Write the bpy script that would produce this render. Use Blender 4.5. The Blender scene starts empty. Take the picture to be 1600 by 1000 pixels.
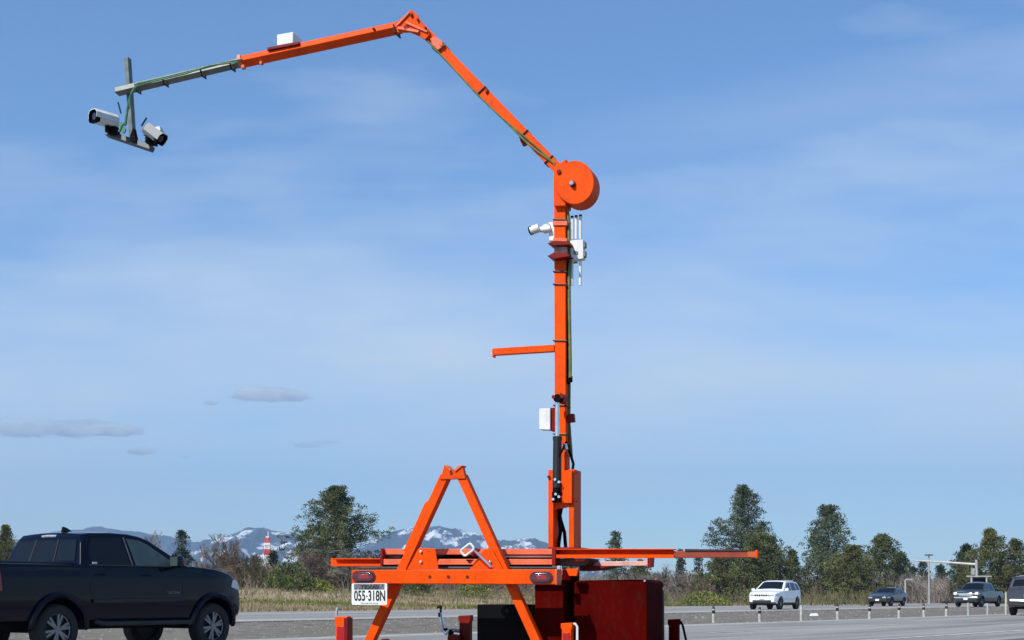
import bpy, bmesh, math, random
from mathutils import Vector, Matrix
R = math.radians
C = bpy.context.scene
COL = C.collection
# ---------------------------------------------------------------- camera
F = 2300.0; HZ = 929.0; EYE = 0.92
cd = bpy.data.cameras.new("camera"); cam = bpy.data.objects.new("camera", cd); COL.objects.link(cam)
cam.location = (0, 0, EYE); cam.rotation_euler = (R(90), 0, 0)
cd.sensor_fit = 'HORIZONTAL'; cd.sensor_width = 36; cd.lens = F/1600*36
cd.shift_y = (HZ-500)/1600; cd.clip_start = 0.1; cd.clip_end = 30000
C.camera = cam
def P(px, py, D): return Vector(((px-800)/F*D, D, EYE+(HZ-py)/F*D))
# ---------------------------------------------------------------- light
SUN_AZ, SUN_EL = 222, 45      # compass style: 0 = +Y, 90 = +X
sdir = Vector((math.sin(R(SUN_AZ))*math.cos(R(SUN_EL)), math.cos(R(SUN_AZ))*math.cos(R(SUN_EL)), math.sin(R(SUN_EL))))
sl = bpy.data.lights.new("sun", 'SUN'); sl.energy = 4.8; sl.angle = R(0.5); sl.color = (1, .95, .87)
so = bpy.data.objects.new("sun", sl); COL.objects.link(so); so.rotation_euler = (-sdir).to_track_quat('-Z', 'Y').to_euler()
W = bpy.data.worlds.new("World"); C.world = W; W.use_nodes = True
C.view_settings.view_transform = 'Standard'; C.view_settings.look = 'None'
C.view_settings.gamma = 1; C.view_settings.exposure = 0.3
def build_world():
    nt = W.node_tree; N = nt.nodes; L = nt.links
    bg = N['Background']; bg.inputs[1].default_value = 0.12
    sky = N.new('ShaderNodeTexSky'); sky.sky_type = 'NISHITA'; sky.sun_disc = False
    sky.sun_elevation = R(SUN_EL); sky.sun_rotation = R(SUN_AZ)
    sky.air_density = 1.0; sky.dust_density = 0.35; sky.ozone_density = 3.0; sky.altitude = 700
    tc = N.new('ShaderNodeTexCoord'); sp = N.new('ShaderNodeSeparateXYZ'); L.new(tc.outputs['Generated'], sp.inputs[0])
    def m(op, a, b=None, c=None, clamp=False):
        n = N.new('ShaderNodeMath'); n.operation = op; n.use_clamp = clamp
        for i, v in enumerate((a, b, c)):
            if v is None: continue
            if isinstance(v, (int, float)): n.inputs[i].default_value = v
            else: L.new(v, n.inputs[i])
        return n.outputs[0]
    X, Y, Z = sp.outputs
    Yc = m('MAXIMUM', Y, 0.05); u = m('DIVIDE', X, Yc); v = m('DIVIDE', Z, Yc)
    uv = N.new('ShaderNodeCombineXYZ'); L.new(u, uv.inputs[0]); L.new(v, uv.inputs[1])
    def noise(scale, stretch, detail, rough=.55, rot=0):
        mp = N.new('ShaderNodeMapping'); L.new(uv.outputs[0], mp.inputs[0]); mp.inputs['Scale'].default_value = stretch; mp.inputs['Rotation'].default_value = (0, 0, rot)
        n = N.new('ShaderNodeTexNoise'); L.new(mp.outputs[0], n.inputs['Vector']); n.inputs['Scale'].default_value = scale
        n.inputs['Detail'].default_value = detail; n.inputs['Roughness'].default_value = rough
        return n.outputs[0]
    # thin cirrus veil
    cir = noise(2.6, (1, 3.2, 1), 4, .5, -.2)
    fine = noise(7, (1, 5, 1), 5, .55, -.25)
    c1 = m('ADD', m('MULTIPLY', cir, .75), m('MULTIPLY', fine, .25))
    lowb = m('MULTIPLY_ADD', m('ABSOLUTE', m('SUBTRACT', v, .15)), -1.6, .22)       # veil is thicker around this height
    mask = m('MULTIPLY', m('ADD', m('SUBTRACT', c1, .43), lowb), 2.6, clamp=True)
    # one long faint streak crossing the sky on the right
    st = m('SUBTRACT', m('ADD', v, m('MULTIPLY', u, -.20)), .29); st = m('MULTIPLY_ADD', m('MULTIPLY', st, st), -900, 1.0, clamp=True)
    st = m('MULTIPLY', m('MULTIPLY', st, m('MULTIPLY_ADD', u, 2.6, .15, clamp=True)), m('MULTIPLY', fine, .5))
    mask = m('MAXIMUM', mask, st)
    mask = m('MULTIPLY', mask, .78)
    tint = N.new('ShaderNodeMix'); tint.data_type = 'RGBA'; tint.blend_type = 'MULTIPLY'; tint.inputs[0].default_value = 1
    L.new(sky.outputs[0], tint.inputs[6]); tint.inputs[7].default_value = (.73, .95, 1.12, 1)
    mx = N.new('ShaderNodeMix'); mx.data_type = 'RGBA'; L.new(mask, mx.inputs[0]); L.new(tint.outputs[2], mx.inputs[6]); mx.inputs[7].default_value = (5.3, 6.0, 6.5, 1)
    out = mx.outputs[2]
    # small low clouds, placed by direction
    wob = noise(34, (1, 2.0, 1), 7, .68)
    wob2 = noise(70, (1, 2.0, 1), 4, .6)
    wv = m('MULTIPLY', m('SUBTRACT', m('ADD', m('MULTIPLY', wob, .7), m('MULTIPLY', wob2, .3)), .5), 5.2)
    tot = None; tone = None
    for (cx, cy, a, b, k) in ((85, 671, 105, 17, 1), (165, 674, 62, 11, 1), (20, 669, 66, 13, .9), (422, 619, 56, 13, 1), (458, 621, 32, 9, .9), (220, 706, 21, 6, .8), (330, 630, 12, 4.5, .7), (480, 696, 22, 5, .5), (510, 691, 20, 4, .45), (290, 714, 9, 2.5, .35)):
        du = m('MULTIPLY', m('SUBTRACT', u, (cx-800)/F), F/a); dv = m('MULTIPLY', m('SUBTRACT', v, (HZ-cy)/F), F/b)
        low = m('MULTIPLY', m('MINIMUM', dv, 0.0), 1.35); hi2 = m('MAXIMUM', dv, 0.0); d2 = m('ADD', m('MULTIPLY', low, low), m('MULTIPLY', hi2, hi2))
        e = m('SUBTRACT', 1.0, m('ADD', m('MULTIPLY', du, du), d2))
        e = m('ADD', m('ADD', e, .25), wv)
        e = m('MULTIPLY', m('MULTIPLY', e, 1.7, clamp=True), k)
        t = m('MULTIPLY', e, m('MULTIPLY_ADD', dv, .55, .42, clamp=True))
        tot = e if tot is None else m('MAXIMUM', tot, e)
        tone = t if tone is None else m('MAXIMUM', tone, t)
    tot = m('MULTIPLY', tot, m('GREATER_THAN', Y, .05)); tot = m('MULTIPLY', tot, .85)
    # undersides are greyer than the tops
    sh = m('ADD', tone, m('MULTIPLY_ADD', wob2, 1.6, -.8), clamp=True)
    cc = N.new('ShaderNodeMix'); cc.data_type = 'RGBA'; L.new(sh, cc.inputs[0]); cc.inputs[6].default_value = (2.1, 2.75, 3.7, 1); cc.inputs[7].default_value = (4.6, 5.3, 6.1, 1)
    m2 = N.new('ShaderNodeMix'); m2.data_type = 'RGBA'; L.new(tot, m2.inputs[0]); L.new(out, m2.inputs[6]); L.new(cc.outputs[2], m2.inputs[7])
    L.new(m2.outputs[2], bg.inputs[0])
build_world()
# ---------------------------------------------------------------- helpers
def tag(o, label=None, cat=None, group=None, kind=None):
    if label: o['label'] = label
    if cat: o['category'] = cat
    if group: o['group'] = group
    if kind: o['kind'] = kind
    return o
def empty(name, loc, label, cat, group=None, rz=0):
    o = bpy.data.objects.new(name, None); COL.objects.link(o); o.location = loc; o.rotation_euler = (0, 0, rz)
    o.empty_display_size = .2
    return tag(o, label, cat, group)
MATS = {}
def mat(name, col, rough=.5, metal=0, var=0.0, vscale=4.0, col2=None, bump=0, bscale=30, coat=0, spec=.5, detail=4, stretch=None, wear=0, wcol=(.25,.12,.07), trans=0, emis=None, lo=.38, hi=.62):
    if name in MATS: return MATS[name]
    m = bpy.data.materials.new(name); m.use_nodes = True; nt = m.node_tree; N = nt.nodes; L = nt.links; b = N['Principled BSDF']
    b.inputs['Roughness'].default_value = rough; b.inputs['Metallic'].default_value = metal
    b.inputs['Coat Weight'].default_value = coat; b.inputs['Coat Roughness'].default_value = .06; b.inputs['Specular IOR Level'].default_value = spec
    if trans: b.inputs['Transmission Weight'].default_value = trans
    if emis: b.inputs['Emission Color'].default_value = (*emis, 1); b.inputs['Emission Strength'].default_value = 1
    tc = N.new('ShaderNodeTexCoord'); src = tc.outputs['Object']
    if stretch:
        mp = N.new('ShaderNodeMapping'); mp.inputs['Scale'].default_value = stretch; L.new(src, mp.inputs[0]); src = mp.outputs[0]
    n = N.new('ShaderNodeTexNoise'); n.inputs['Scale'].default_value = vscale; n.inputs['Detail'].default_value = detail; L.new(src, n.inputs['Vector'])
    r = N.new('ShaderNodeMapRange'); L.new(n.outputs[0], r.inputs[0]); r.inputs[1].default_value = lo; r.inputs[2].default_value = hi
    c2 = col2 or tuple(c*(1-var) for c in col)
    mx = N.new('ShaderNodeMix'); mx.data_type = 'RGBA'; L.new(r.outputs[0], mx.inputs[0]); mx.inputs[6].default_value = (*c2, 1); mx.inputs[7].default_value = (*col, 1)
    out = mx.outputs[2]
    if wear:
        mp2 = N.new('ShaderNodeMapping'); mp2.inputs['Scale'].default_value = (1, 1, .35); L.new(tc.outputs['Object'], mp2.inputs[0])
        nw = N.new('ShaderNodeTexNoise'); nw.inputs['Scale'].default_value = 34; nw.inputs['Detail'].default_value = 9; nw.inputs['Roughness'].default_value = .7; L.new(mp2.outputs[0], nw.inputs['Vector'])
        rw = N.new('ShaderNodeMapRange'); L.new(nw.outputs[0], rw.inputs[0]); rw.inputs[1].default_value = .53; rw.inputs[2].default_value = .74; rw.inputs[4].default_value = wear
        mw = N.new('ShaderNodeMix'); mw.data_type = 'RGBA'; L.new(rw.outputs[0], mw.inputs[0]); L.new(out, mw.inputs[6]); mw.inputs[7].default_value = (*wcol, 1); out = mw.outputs[2]
    L.new(out, b.inputs['Base Color'])
    rr = N.new('ShaderNodeMapRange'); L.new(n.outputs[0], rr.inputs[0]); rr.inputs[3].default_value = max(0, rough-.08); rr.inputs[4].default_value = min(1, rough+.08); L.new(rr.outputs[0], b.inputs['Roughness'])
    if bump:
        n2 = N.new('ShaderNodeTexNoise'); n2.inputs['Scale'].default_value = bscale; n2.inputs['Detail'].default_value = 5; L.new(src, n2.inputs['Vector'])
        bp = N.new('ShaderNodeBump'); bp.inputs['Strength'].default_value = bump; bp.inputs['Distance'].default_value = .02; L.new(n2.outputs[0], bp.inputs['Height']); L.new(bp.outputs[0], b.inputs['Normal'])
    MATS[name] = m; return m
ORANGE = mat('orange_paint', (.86, .080, .001), .5, var=.16, vscale=7, bump=.12, bscale=60, coat=.0, spec=.10, detail=8, wear=.75, wcol=(.38, .045, .012))
ORANGE2 = mat('sheen_orange_paint', (.80, .15, .06), .42, var=.2, vscale=9, bump=.1, bscale=50, spec=.4, wear=.5)  # salmon tint paints in the pink highlights of reflected sky on the rails
MAROON = mat('dark_red_tone', (.075, .0014, .0007), .8, var=.3, vscale=3, bump=.1, bscale=20, spec=.02, wear=.35, wcol=(.06,.03,.02))  # one dark red tone for the boxes and the right jack post
DRED = mat('red_bracket_paint', (.20, .006, .003), .5, var=.3, vscale=9, spec=.2)
PINK = mat('worn_pale_red_paint', (.75, .42, .38), .35, var=.25, vscale=14)
BLACK = mat('black_rubber', (.012, .012, .013), .55, var=.3, vscale=12)
BLKP = mat('black_painted_steel', (.003, .003, .004), .6, var=.3, vscale=3, spec=.08)
TIE = mat('cable_tie_plastic', (.01, .01, .01), .45)
GREY = mat('galvanised_steel', (.15, .175, .16), .45, .35, var=.3, vscale=14, detail=8)
DGREY = mat('dark_grey_steel', (.07, .085, .095), .5, .2, var=.3, vscale=12)
WHITE = mat('white_enamel', (.74, .74, .71), .4, var=.12, vscale=9, wear=.35, wcol=(.35,.33,.29))
CHROME = mat('bright_steel', (.75, .75, .74), .2, .9, var=.15, vscale=20)
CABLE = mat('green_cable', (.05, .13, .055), .5, var=.3, vscale=25, col2=(.20, .16, .03))
GCABLE = mat('pale_green_hose', (.12, .30, .20), .5, var=.3, vscale=25)
LENSRED = mat('dark_red_lens', (.10, .006, .02), .15, var=.6, vscale=90, coat=.6)
LENSIN = mat('red_lens_centre', (.35, .012, .03), .2, var=.5, vscale=160, coat=.5)
REFL = mat('red_reflector', (.45, .004, .012), .25, var=.3, vscale=120)
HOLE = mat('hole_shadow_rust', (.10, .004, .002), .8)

class MB:
    def __init__(s): s.v = []; s.f = []; s.cuts = []
    def add(s, vs, fs):
        s.cuts.append((len(s.v), len(s.f)))
        o = len(s.v); s.v += [Vector(v) for v in vs]; s.f += [[i+o for i in f] for f in fs]; return s
    def hexa(s, a, b):       # a: 4 pts, b: 4 pts
        return s.add(list(a)+list(b), [(3, 2, 1, 0), (4, 5, 6, 7), (0, 1, 5, 4), (1, 2, 6, 5), (2, 3, 7, 6), (3, 0, 4, 7)])
    def box(s, c, h):
        x, y, z = c; a, b, d = h
        return s.hexa([(x-a, y-b, z-d), (x+a, y-b, z-d), (x+a, y+b, z-d), (x-a, y+b, z-d)], [(x-a, y-b, z+d), (x+a, y-b, z+d), (x+a, y+b, z+d), (x-a, y+b, z+d)])
    def prism(s, pts, ext):
        n = len(pts); pts = [Vector(p) for p in pts]; ext = Vector(ext)
        return s.add(pts+[p+ext for p in pts], [tuple(range(n))[::-1], tuple(range(n, 2*n))]+[(i, (i+1) % n, n+(i+1) % n, n+i) for i in range(n)])
    def bar(s, a, b, w, d, dd, roll=0):    # box from a to b; d along dd, w across
        a = Vector(a); b = Vector(b); ax = (b-a).normalized(); dd = Vector(dd); dd = (dd-ax*dd.dot(ax)).normalized(); ww = ax.cross(dd)
        if roll: q = Matrix.Rotation(roll, 3, ax); dd = q @ dd; ww = q @ ww
        k = [(-1, -1), (1, -1), (1, 1), (-1, 1)]
        return s.hexa([a+ww*w/2*i+dd*d/2*j for i, j in k], [b+ww*w/2*i+dd*d/2*j for i, j in k])
    def tube(s, pts, r, n=8, r2=None, caps=True):
        pts = [Vector(p) for p in pts]; rings = []; m = len(pts); up = None
        for i, p in enumerate(pts):
            t = (pts[min(i+1, m-1)]-pts[max(i-1, 0)]).normalized()
            if up is None: up = Vector((0, 0, 1)) if abs(t.z) < .9 else Vector((1, 0, 0))
            x = t.cross(up)
            if x.length < 1e-4: x = t.orthogonal()
            x.normalize(); y = x.cross(t).normalized(); up = y
            rr = r if r2 is None else r+(r2-r)*i/max(1, m-1)
            rings.append([p+x*math.cos(2*math.pi*k/n)*rr+y*math.sin(2*math.pi*k/n)*rr for k in range(n)])
        fs = []
        for i in range(m-1):
            for k in range(n): fs.append((i*n+k, i*n+(k+1) % n, (i+1)*n+(k+1) % n, (i+1)*n+k))
        if caps: fs += [tuple(range(n))[::-1], tuple(range((m-1)*n, m*n))]
        return s.add([v for rg in rings for v in rg], fs)
    def build(s, name, material, parent=None, bevel=0, smooth=40, flip=True, loc=None):
        me = bpy.data.meshes.new(name)
        off = Vector((0, 0, 0))
        if parent is not None and parent.get('_w'): off = Vector(parent['_w'])
        if loc is not None: off = Vector(loc)
        me.from_pydata([v-off for v in s.v], [], s.f); me.materials.append(material)
        if flip:
            bm = bmesh.new(); bm.from_mesh(me); bmesh.ops.recalc_face_normals(bm, faces=bm.faces); bm.to_mesh(me); bm.free()
        o = bpy.data.objects.new(name, me); COL.objects.link(o)
        if smooth:
            me.shade_smooth(); me.set_sharp_from_angle(angle=R(smooth))
        if parent is not None:
            o.parent = parent
            if parent.get('_w') and parent.type == 'MESH': pass
        if loc is not None: o.location = loc
        if bevel:
            md = o.modifiers.new('bevel', 'BEVEL'); md.width = bevel; md.segments = 2; md.limit_method = 'ANGLE'; md.angle_limit = R(40)
        return o
def text_mesh(body, size, material, name, parent, M, xs=1, thick=.0008, bold=0):
    cu = bpy.data.curves.new(name, 'FONT'); cu.body = body; cu.size = size; cu.extrude = thick; cu.align_x = 'CENTER'; cu.align_y = 'CENTER'; cu.offset = bold
    t = bpy.data.objects.new(name, cu); COL.objects.link(t); bpy.context.view_layer.update()
    me = bpy.data.meshes.new_from_object(t.evaluated_get(bpy.context.evaluated_depsgraph_get()))
    bpy.data.objects.remove(t)
    me.transform(M @ Matrix.Diagonal((xs, 1, 1, 1))); me.materials.clear(); me.materials.append(material)
    o = bpy.data.objects.new(name, me); COL.objects.link(o); o.parent = parent
    return o
def smooth01(t): t = max(0, min(1, t)); return t*t*(3-2*t)
def hsh(i, j, k=0):
    n = math.sin(i*127.1+j*311.7+k*74.7)*43758.5453; return n-math.floor(n)
def vnoise(x, y, k=0):
    i, j = math.floor(x), math.floor(y); fx, fy = smooth01(x-i), smooth01(y-j)
    return (hsh(i, j, k)*(1-fx)+hsh(i+1, j, k)*fx)*(1-fy)+(hsh(i, j+1, k)*(1-fx)+hsh(i+1, j+1, k)*fx)*fy
def fbm(x, y, o=4, k=0):
    s = 0; a = .5; t = 0
    for i in range(o): s += a*vnoise(x, y, k+i); t += a; a *= .5; x = x*2.03+7; y = y*2.03+3
    return s/t
# ---------------------------------------------------------------- ground and roads
RT = R(36); RD = Vector((math.sin(RT), math.cos(RT), 0)); RN = Vector((math.cos(RT), -math.sin(RT), 0))   # along / across
def rc(c, s, z=0): p = RN*c+RD*s; return Vector((p.x, p.y, z))
def gz(x, y):
    c = x*RN.x+y*RN.y
    left = 1-smooth01((x/max(y, 1)-.0)/.16)
    z = smooth01((-c-60)/45)*(.1+1.35*left)
    z += smooth01((-c-57)/8)*.10*(fbm(x*.25, y*.25)-.5)*3
    z += smooth01((-c-23)/2)*smooth01((c+36.2)/2)*(.16*(fbm(x*.6, y*.6, 3, 5)-.25))
    if y > 400: z *= max(0, 1-(y-400)/800)
    return z
def ground():
    mb = MB(); us = [-1.3+i*.02 for i in range(131)]
    ds = []; d = 3.0
    while d < 300: ds.append(d); d *= 1.022 if d < 30 else 1.016
    while d < 12000: ds.append(d); d *= 1.25
    vs = [(u*d if d < 2500 else u*2*d, d, gz(u*d, d)-.012) for d in ds for u in us]
    n = len(us); fs = [(j*n+i, j*n+i+1, (j+1)*n+i+1, (j+1)*n+i) for j in range(len(ds)-1) for i in range(n-1)]
    mb.add(vs, fs)
    # wide apron behind and beside the viewer
    mb.add([(-400, -300, -.03), (400, -300, -.03), (400, 3.2, -.03), (-400, 3.2, -.03)], [(0, 1, 2, 3)])
    m = bpy.data.materials.new('dry_ground'); m.use_nodes = True; nt = m.node_tree; N = nt.nodes; L = nt.links; b = N['Principled BSDF']; b.inputs['Roughness'].default_value = .95; b.inputs['Specular IOR Level'].default_value = .15
    tc = N.new('ShaderNodeTexCoord')
    def nz(sc, det=6): n = N.new('ShaderNodeTexNoise'); n.inputs['Scale'].default_value = sc; n.inputs['Detail'].default_value = det; L.new(tc.outputs['Object'], n.inputs['Vector']); return n.outputs[0]
    def mix(f, a, b2):
        x = N.new('ShaderNodeMix'); x.data_type = 'RGBA'; L.new(f, x.inputs[0])
        for i, q in ((6, a), (7, b2)):
            if isinstance(q, tuple): x.inputs[i].default_value = (*q, 1)
            else: L.new(q, x.inputs[i])
        return x.outputs[2]
    def ramp(s, a, c): r = N.new('ShaderNodeMapRange'); L.new(s, r.inputs[0]); r.inputs[1].default_value = a; r.inputs[2].default_value = c; return r.outputs[0]
    gravel = mix(ramp(nz(2.2, 9), .4, .62), (.12, .108, .092), (.205, .19, .165))
    gravel = mix(ramp(nz(.35), .45, .65), gravel, (.16, .145, .11))
    grass = mix(ramp(nz(.5, 8), .38, .62), (.26, .20, .12), (.40, .33, .21))
    grass = mix(ramp(nz(.09), .55, .68), grass, (.19, .165, .08))
    sp = N.new('ShaderNodeSeparateXYZ'); L.new(tc.outputs['Object'], sp.inputs[0])
    a = N.new('ShaderNodeMath'); a.operation = 'MULTIPLY'; L.new(sp.outputs[0], a.inputs[0]); a.inputs[1].default_value = RN.x
    a2 = N.new('ShaderNodeMath'); a2.operation = 'MULTIPLY_ADD'; L.new(sp.outputs[1], a2.inputs[0]); a2.inputs[1].default_value = RN.y; L.new(a.outputs[0], a2.inputs[2])
    f = ramp(a2.outputs[0], -54, -58)
    L.new(mix(f, gravel, grass), b.inputs['Base Color'])
    bp = N.new('ShaderNodeBump'); bp.inputs['Strength'].default_value = .8; bp.inputs['Distance'].default_value = .04; L.new(nz(6, 9), bp.inputs['Height']); L.new(bp.outputs[0], b.inputs['Normal'])
    o = mb.build('ground', m, smooth=60, flip=False); tag(o, kind='structure')
ground()
def asphalt(name, c1, c2):
    m = bpy.data.materials.new(name); m.use_nodes = True; nt = m.node_tree; N = nt.nodes; L = nt.links; b = N['Principled BSDF']; b.inputs['Roughness'].default_value = .8; b.inputs['Specular IOR Level'].default_value = .3
    tc = N.new('ShaderNodeTexCoord'); mp = N.new('ShaderNodeMapping'); mp.vector_type = 'TEXTURE'; mp.inputs['Rotation'].default_value = (0, 0, math.pi/2-RT); mp.inputs['Scale'].default_value = (14, 1, 1); L.new(tc.outputs['Object'], mp.inputs[0])
    n1 = N.new('ShaderNodeTexNoise'); n1.inputs['Scale'].default_value = .9; n1.inputs['Detail'].default_value = 5; L.new(mp.outputs[0], n1.inputs['Vector'])
    n2 = N.new('ShaderNodeTexNoise'); n2.inputs['Scale'].default_value = 9; n2.inputs['Detail'].default_value = 8; L.new(tc.outputs['Object'], n2.inputs['Vector'])
    ad = N.new('ShaderNodeMath'); ad.operation = 'MULTIPLY_ADD'; L.new(n2.outputs[0], ad.inputs[0]); ad.inputs[1].default_value = .35; L.new(n1.outputs[0], ad.inputs[2])
    r = N.new('ShaderNodeMapRange'); L.new(ad.outputs[0], r.inputs[0]); r.inputs[1].default_value = .5; r.inputs[2].default_value = .85
    x = N.new('ShaderNodeMix'); x.data_type = 'RGBA'; L.new(r.outputs[0], x.inputs[0]); x.inputs[6].default_value = (*c1, 1); x.inputs[7].default_value = (*c2, 1); L.new(x.outputs[2], b.inputs['Base Color'])
    bp = N.new('ShaderNodeBump'); bp.inputs['Strength'].default_value = .3; bp.inputs['Distance'].default_value = .01; L.new(n2.outputs[0], bp.inputs['Height']); L.new(bp.outputs[0], b.inputs['Normal'])
    return m
ASP = asphalt('worn_asphalt', (.165, .16, .15), (.32, .31, .285))
ASP2 = asphalt('dark_shoulder_asphalt', (.085, .085, .088), (.12, .12, .12))
PAINTW = mat('road_paint', (.62, .62, .60), .7, var=.45, vscale=3, detail=8)
def strip(name, c0, c1, s0, s1, z, m, ragged=0, kind='structure'):
    mb = MB(); n = 160
    for i in range(n+1):
        s = s0+(s1-s0)*i/n; r = ragged*(fbm(s*.35, c1, 3)-.5)
        mb.v += [rc(c0-r, s, z), rc(c1, s, z)]
    mb.f = [(2*i, 2*i+1, 2*i+3, 2*i+2) for i in range(n)]
    o = mb.build(name, m, smooth=0); tag(o, kind=kind); return o
MATS_VERGE = asphalt('pale_verge_asphalt', (.27, .26, .235), (.36, .35, .32))
strip('near_road', -22.1, -9.5, -60, 900, .004, ASP, 1.2)
strip('road_shoulder', -9.45, -4, -60, 900, .008, ASP2)
strip('far_road', -56.5, -36.2, -60, 900, .006, ASP, .5)
strip('edge_line', -11.65, -11.45, -60, 900, .012, PAINTW)
strip('paved_verge', -39.6, -36.6, -60, 900, .010, MATS_VERGE)
strip('paved_verge', -51.6, -49.4, -60, 900, .010, MATS_VERGE)
strip('edge_line', -38.5, -38.1, -60, 900, .012, PAINTW)
strip('edge_line', -50.8, -50.4, -60, 900, .012, PAINTW)
strip('paved_verge', -22.0, -20.6, -60, 900, .008, MATS_VERGE, .5)
strip('edge_line', -21.3, -21.15, -60, 900, .012, PAINTW)
mb = MB()
for i in range(-6, 40):
    s = 31.0+i*9.4
    mb.add([rc(-16.9, s, .012), rc(-16.74, s, .012), rc(-16.74, s+2.8, .012), rc(-16.9, s+2.8, .012)], [(0, 1, 2, 3)])
for i in range(0, 30):
    s = 20.0+i*9.4
    mb.add([rc(-44.6, s, .012), rc(-44.4, s, .012), rc(-44.4, s+2.8, .012), rc(-44.6, s+2.8, .012)], [(0, 1, 2, 3)])
tag(mb.build('lane_dashes', PAINTW, smooth=0), kind='structure')
# dry grass and gravel stones
def tufts():
    rnd = random.Random(5); mb = MB(); mg = MB(); n = 0
    while n < 26000:
        px = rnd.uniform(350, 1640); c = -57-abs(rnd.gauss(0, 22)); u = (px-800)/F
        y = c/(u*RN.x+RN.y)
        if y < 40 or y > 230: n += 1; continue
        x = u*y; z = gz(x, y)-.02; h = rnd.uniform(.10, .32)*(1 if rnd.random() < .93 else 1.8); w = .035*y/90; a = rnd.uniform(-.5, .5)
        t = mb if fbm(x*.06, y*.06, 3, 9) < .70 else mg
        t.add([(x-w, y, z), (x+w, y+.02, z), (x+a*h*.7, y+rnd.uniform(-.1, .1), z+h)], [(0, 1, 2)]); n += 1
    G = mat('dry_grass', (.38, .30, .185), .9, var=.5, vscale=.6, spec=.1); G2 = mat('green_grass', (.17, .19, .05), .9, var=.4, vscale=.8, spec=.1)
    tag(mb.build('dry_grass', G, smooth=0, flip=False), 'pale dry grass growing along the far side of the highway', 'grass', kind='stuff')
    tag(mg.build('green_grass', G2, smooth=0, flip=False), 'patches of green grass under the roadside trees', 'grass', kind='stuff')
    ms = MB()
    for i in range(6000):
        s = rnd.uniform(-10, 130); c = rnd.uniform(-35.8, -22.4); p = rc(c, s); r = rnd.uniform(.012, .035)*(2 if rnd.random() < .04 else 1)
        z = gz(p.x, p.y)-.012
        pts = [(p.x+r*1.4*math.cos(k*1.57+i)*rnd.uniform(.7, 1.3), p.y+r*1.4*math.sin(k*1.57+i), z) for k in range(4)]
        ms.add(pts+[(p.x+rnd.uniform(-r, r)*.4, p.y, z+r)], [(0, 1, 4), (1, 2, 4), (2, 3, 4), (3, 0, 4)])
    tag(ms.build('gravel', mat('gravel_stone', (.24, .225, .20), .9, var=.6, vscale=1.5), smooth=0, flip=False), 'loose gravel stones scattered over the bare median', 'gravel', kind='stuff')
tufts()
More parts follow.
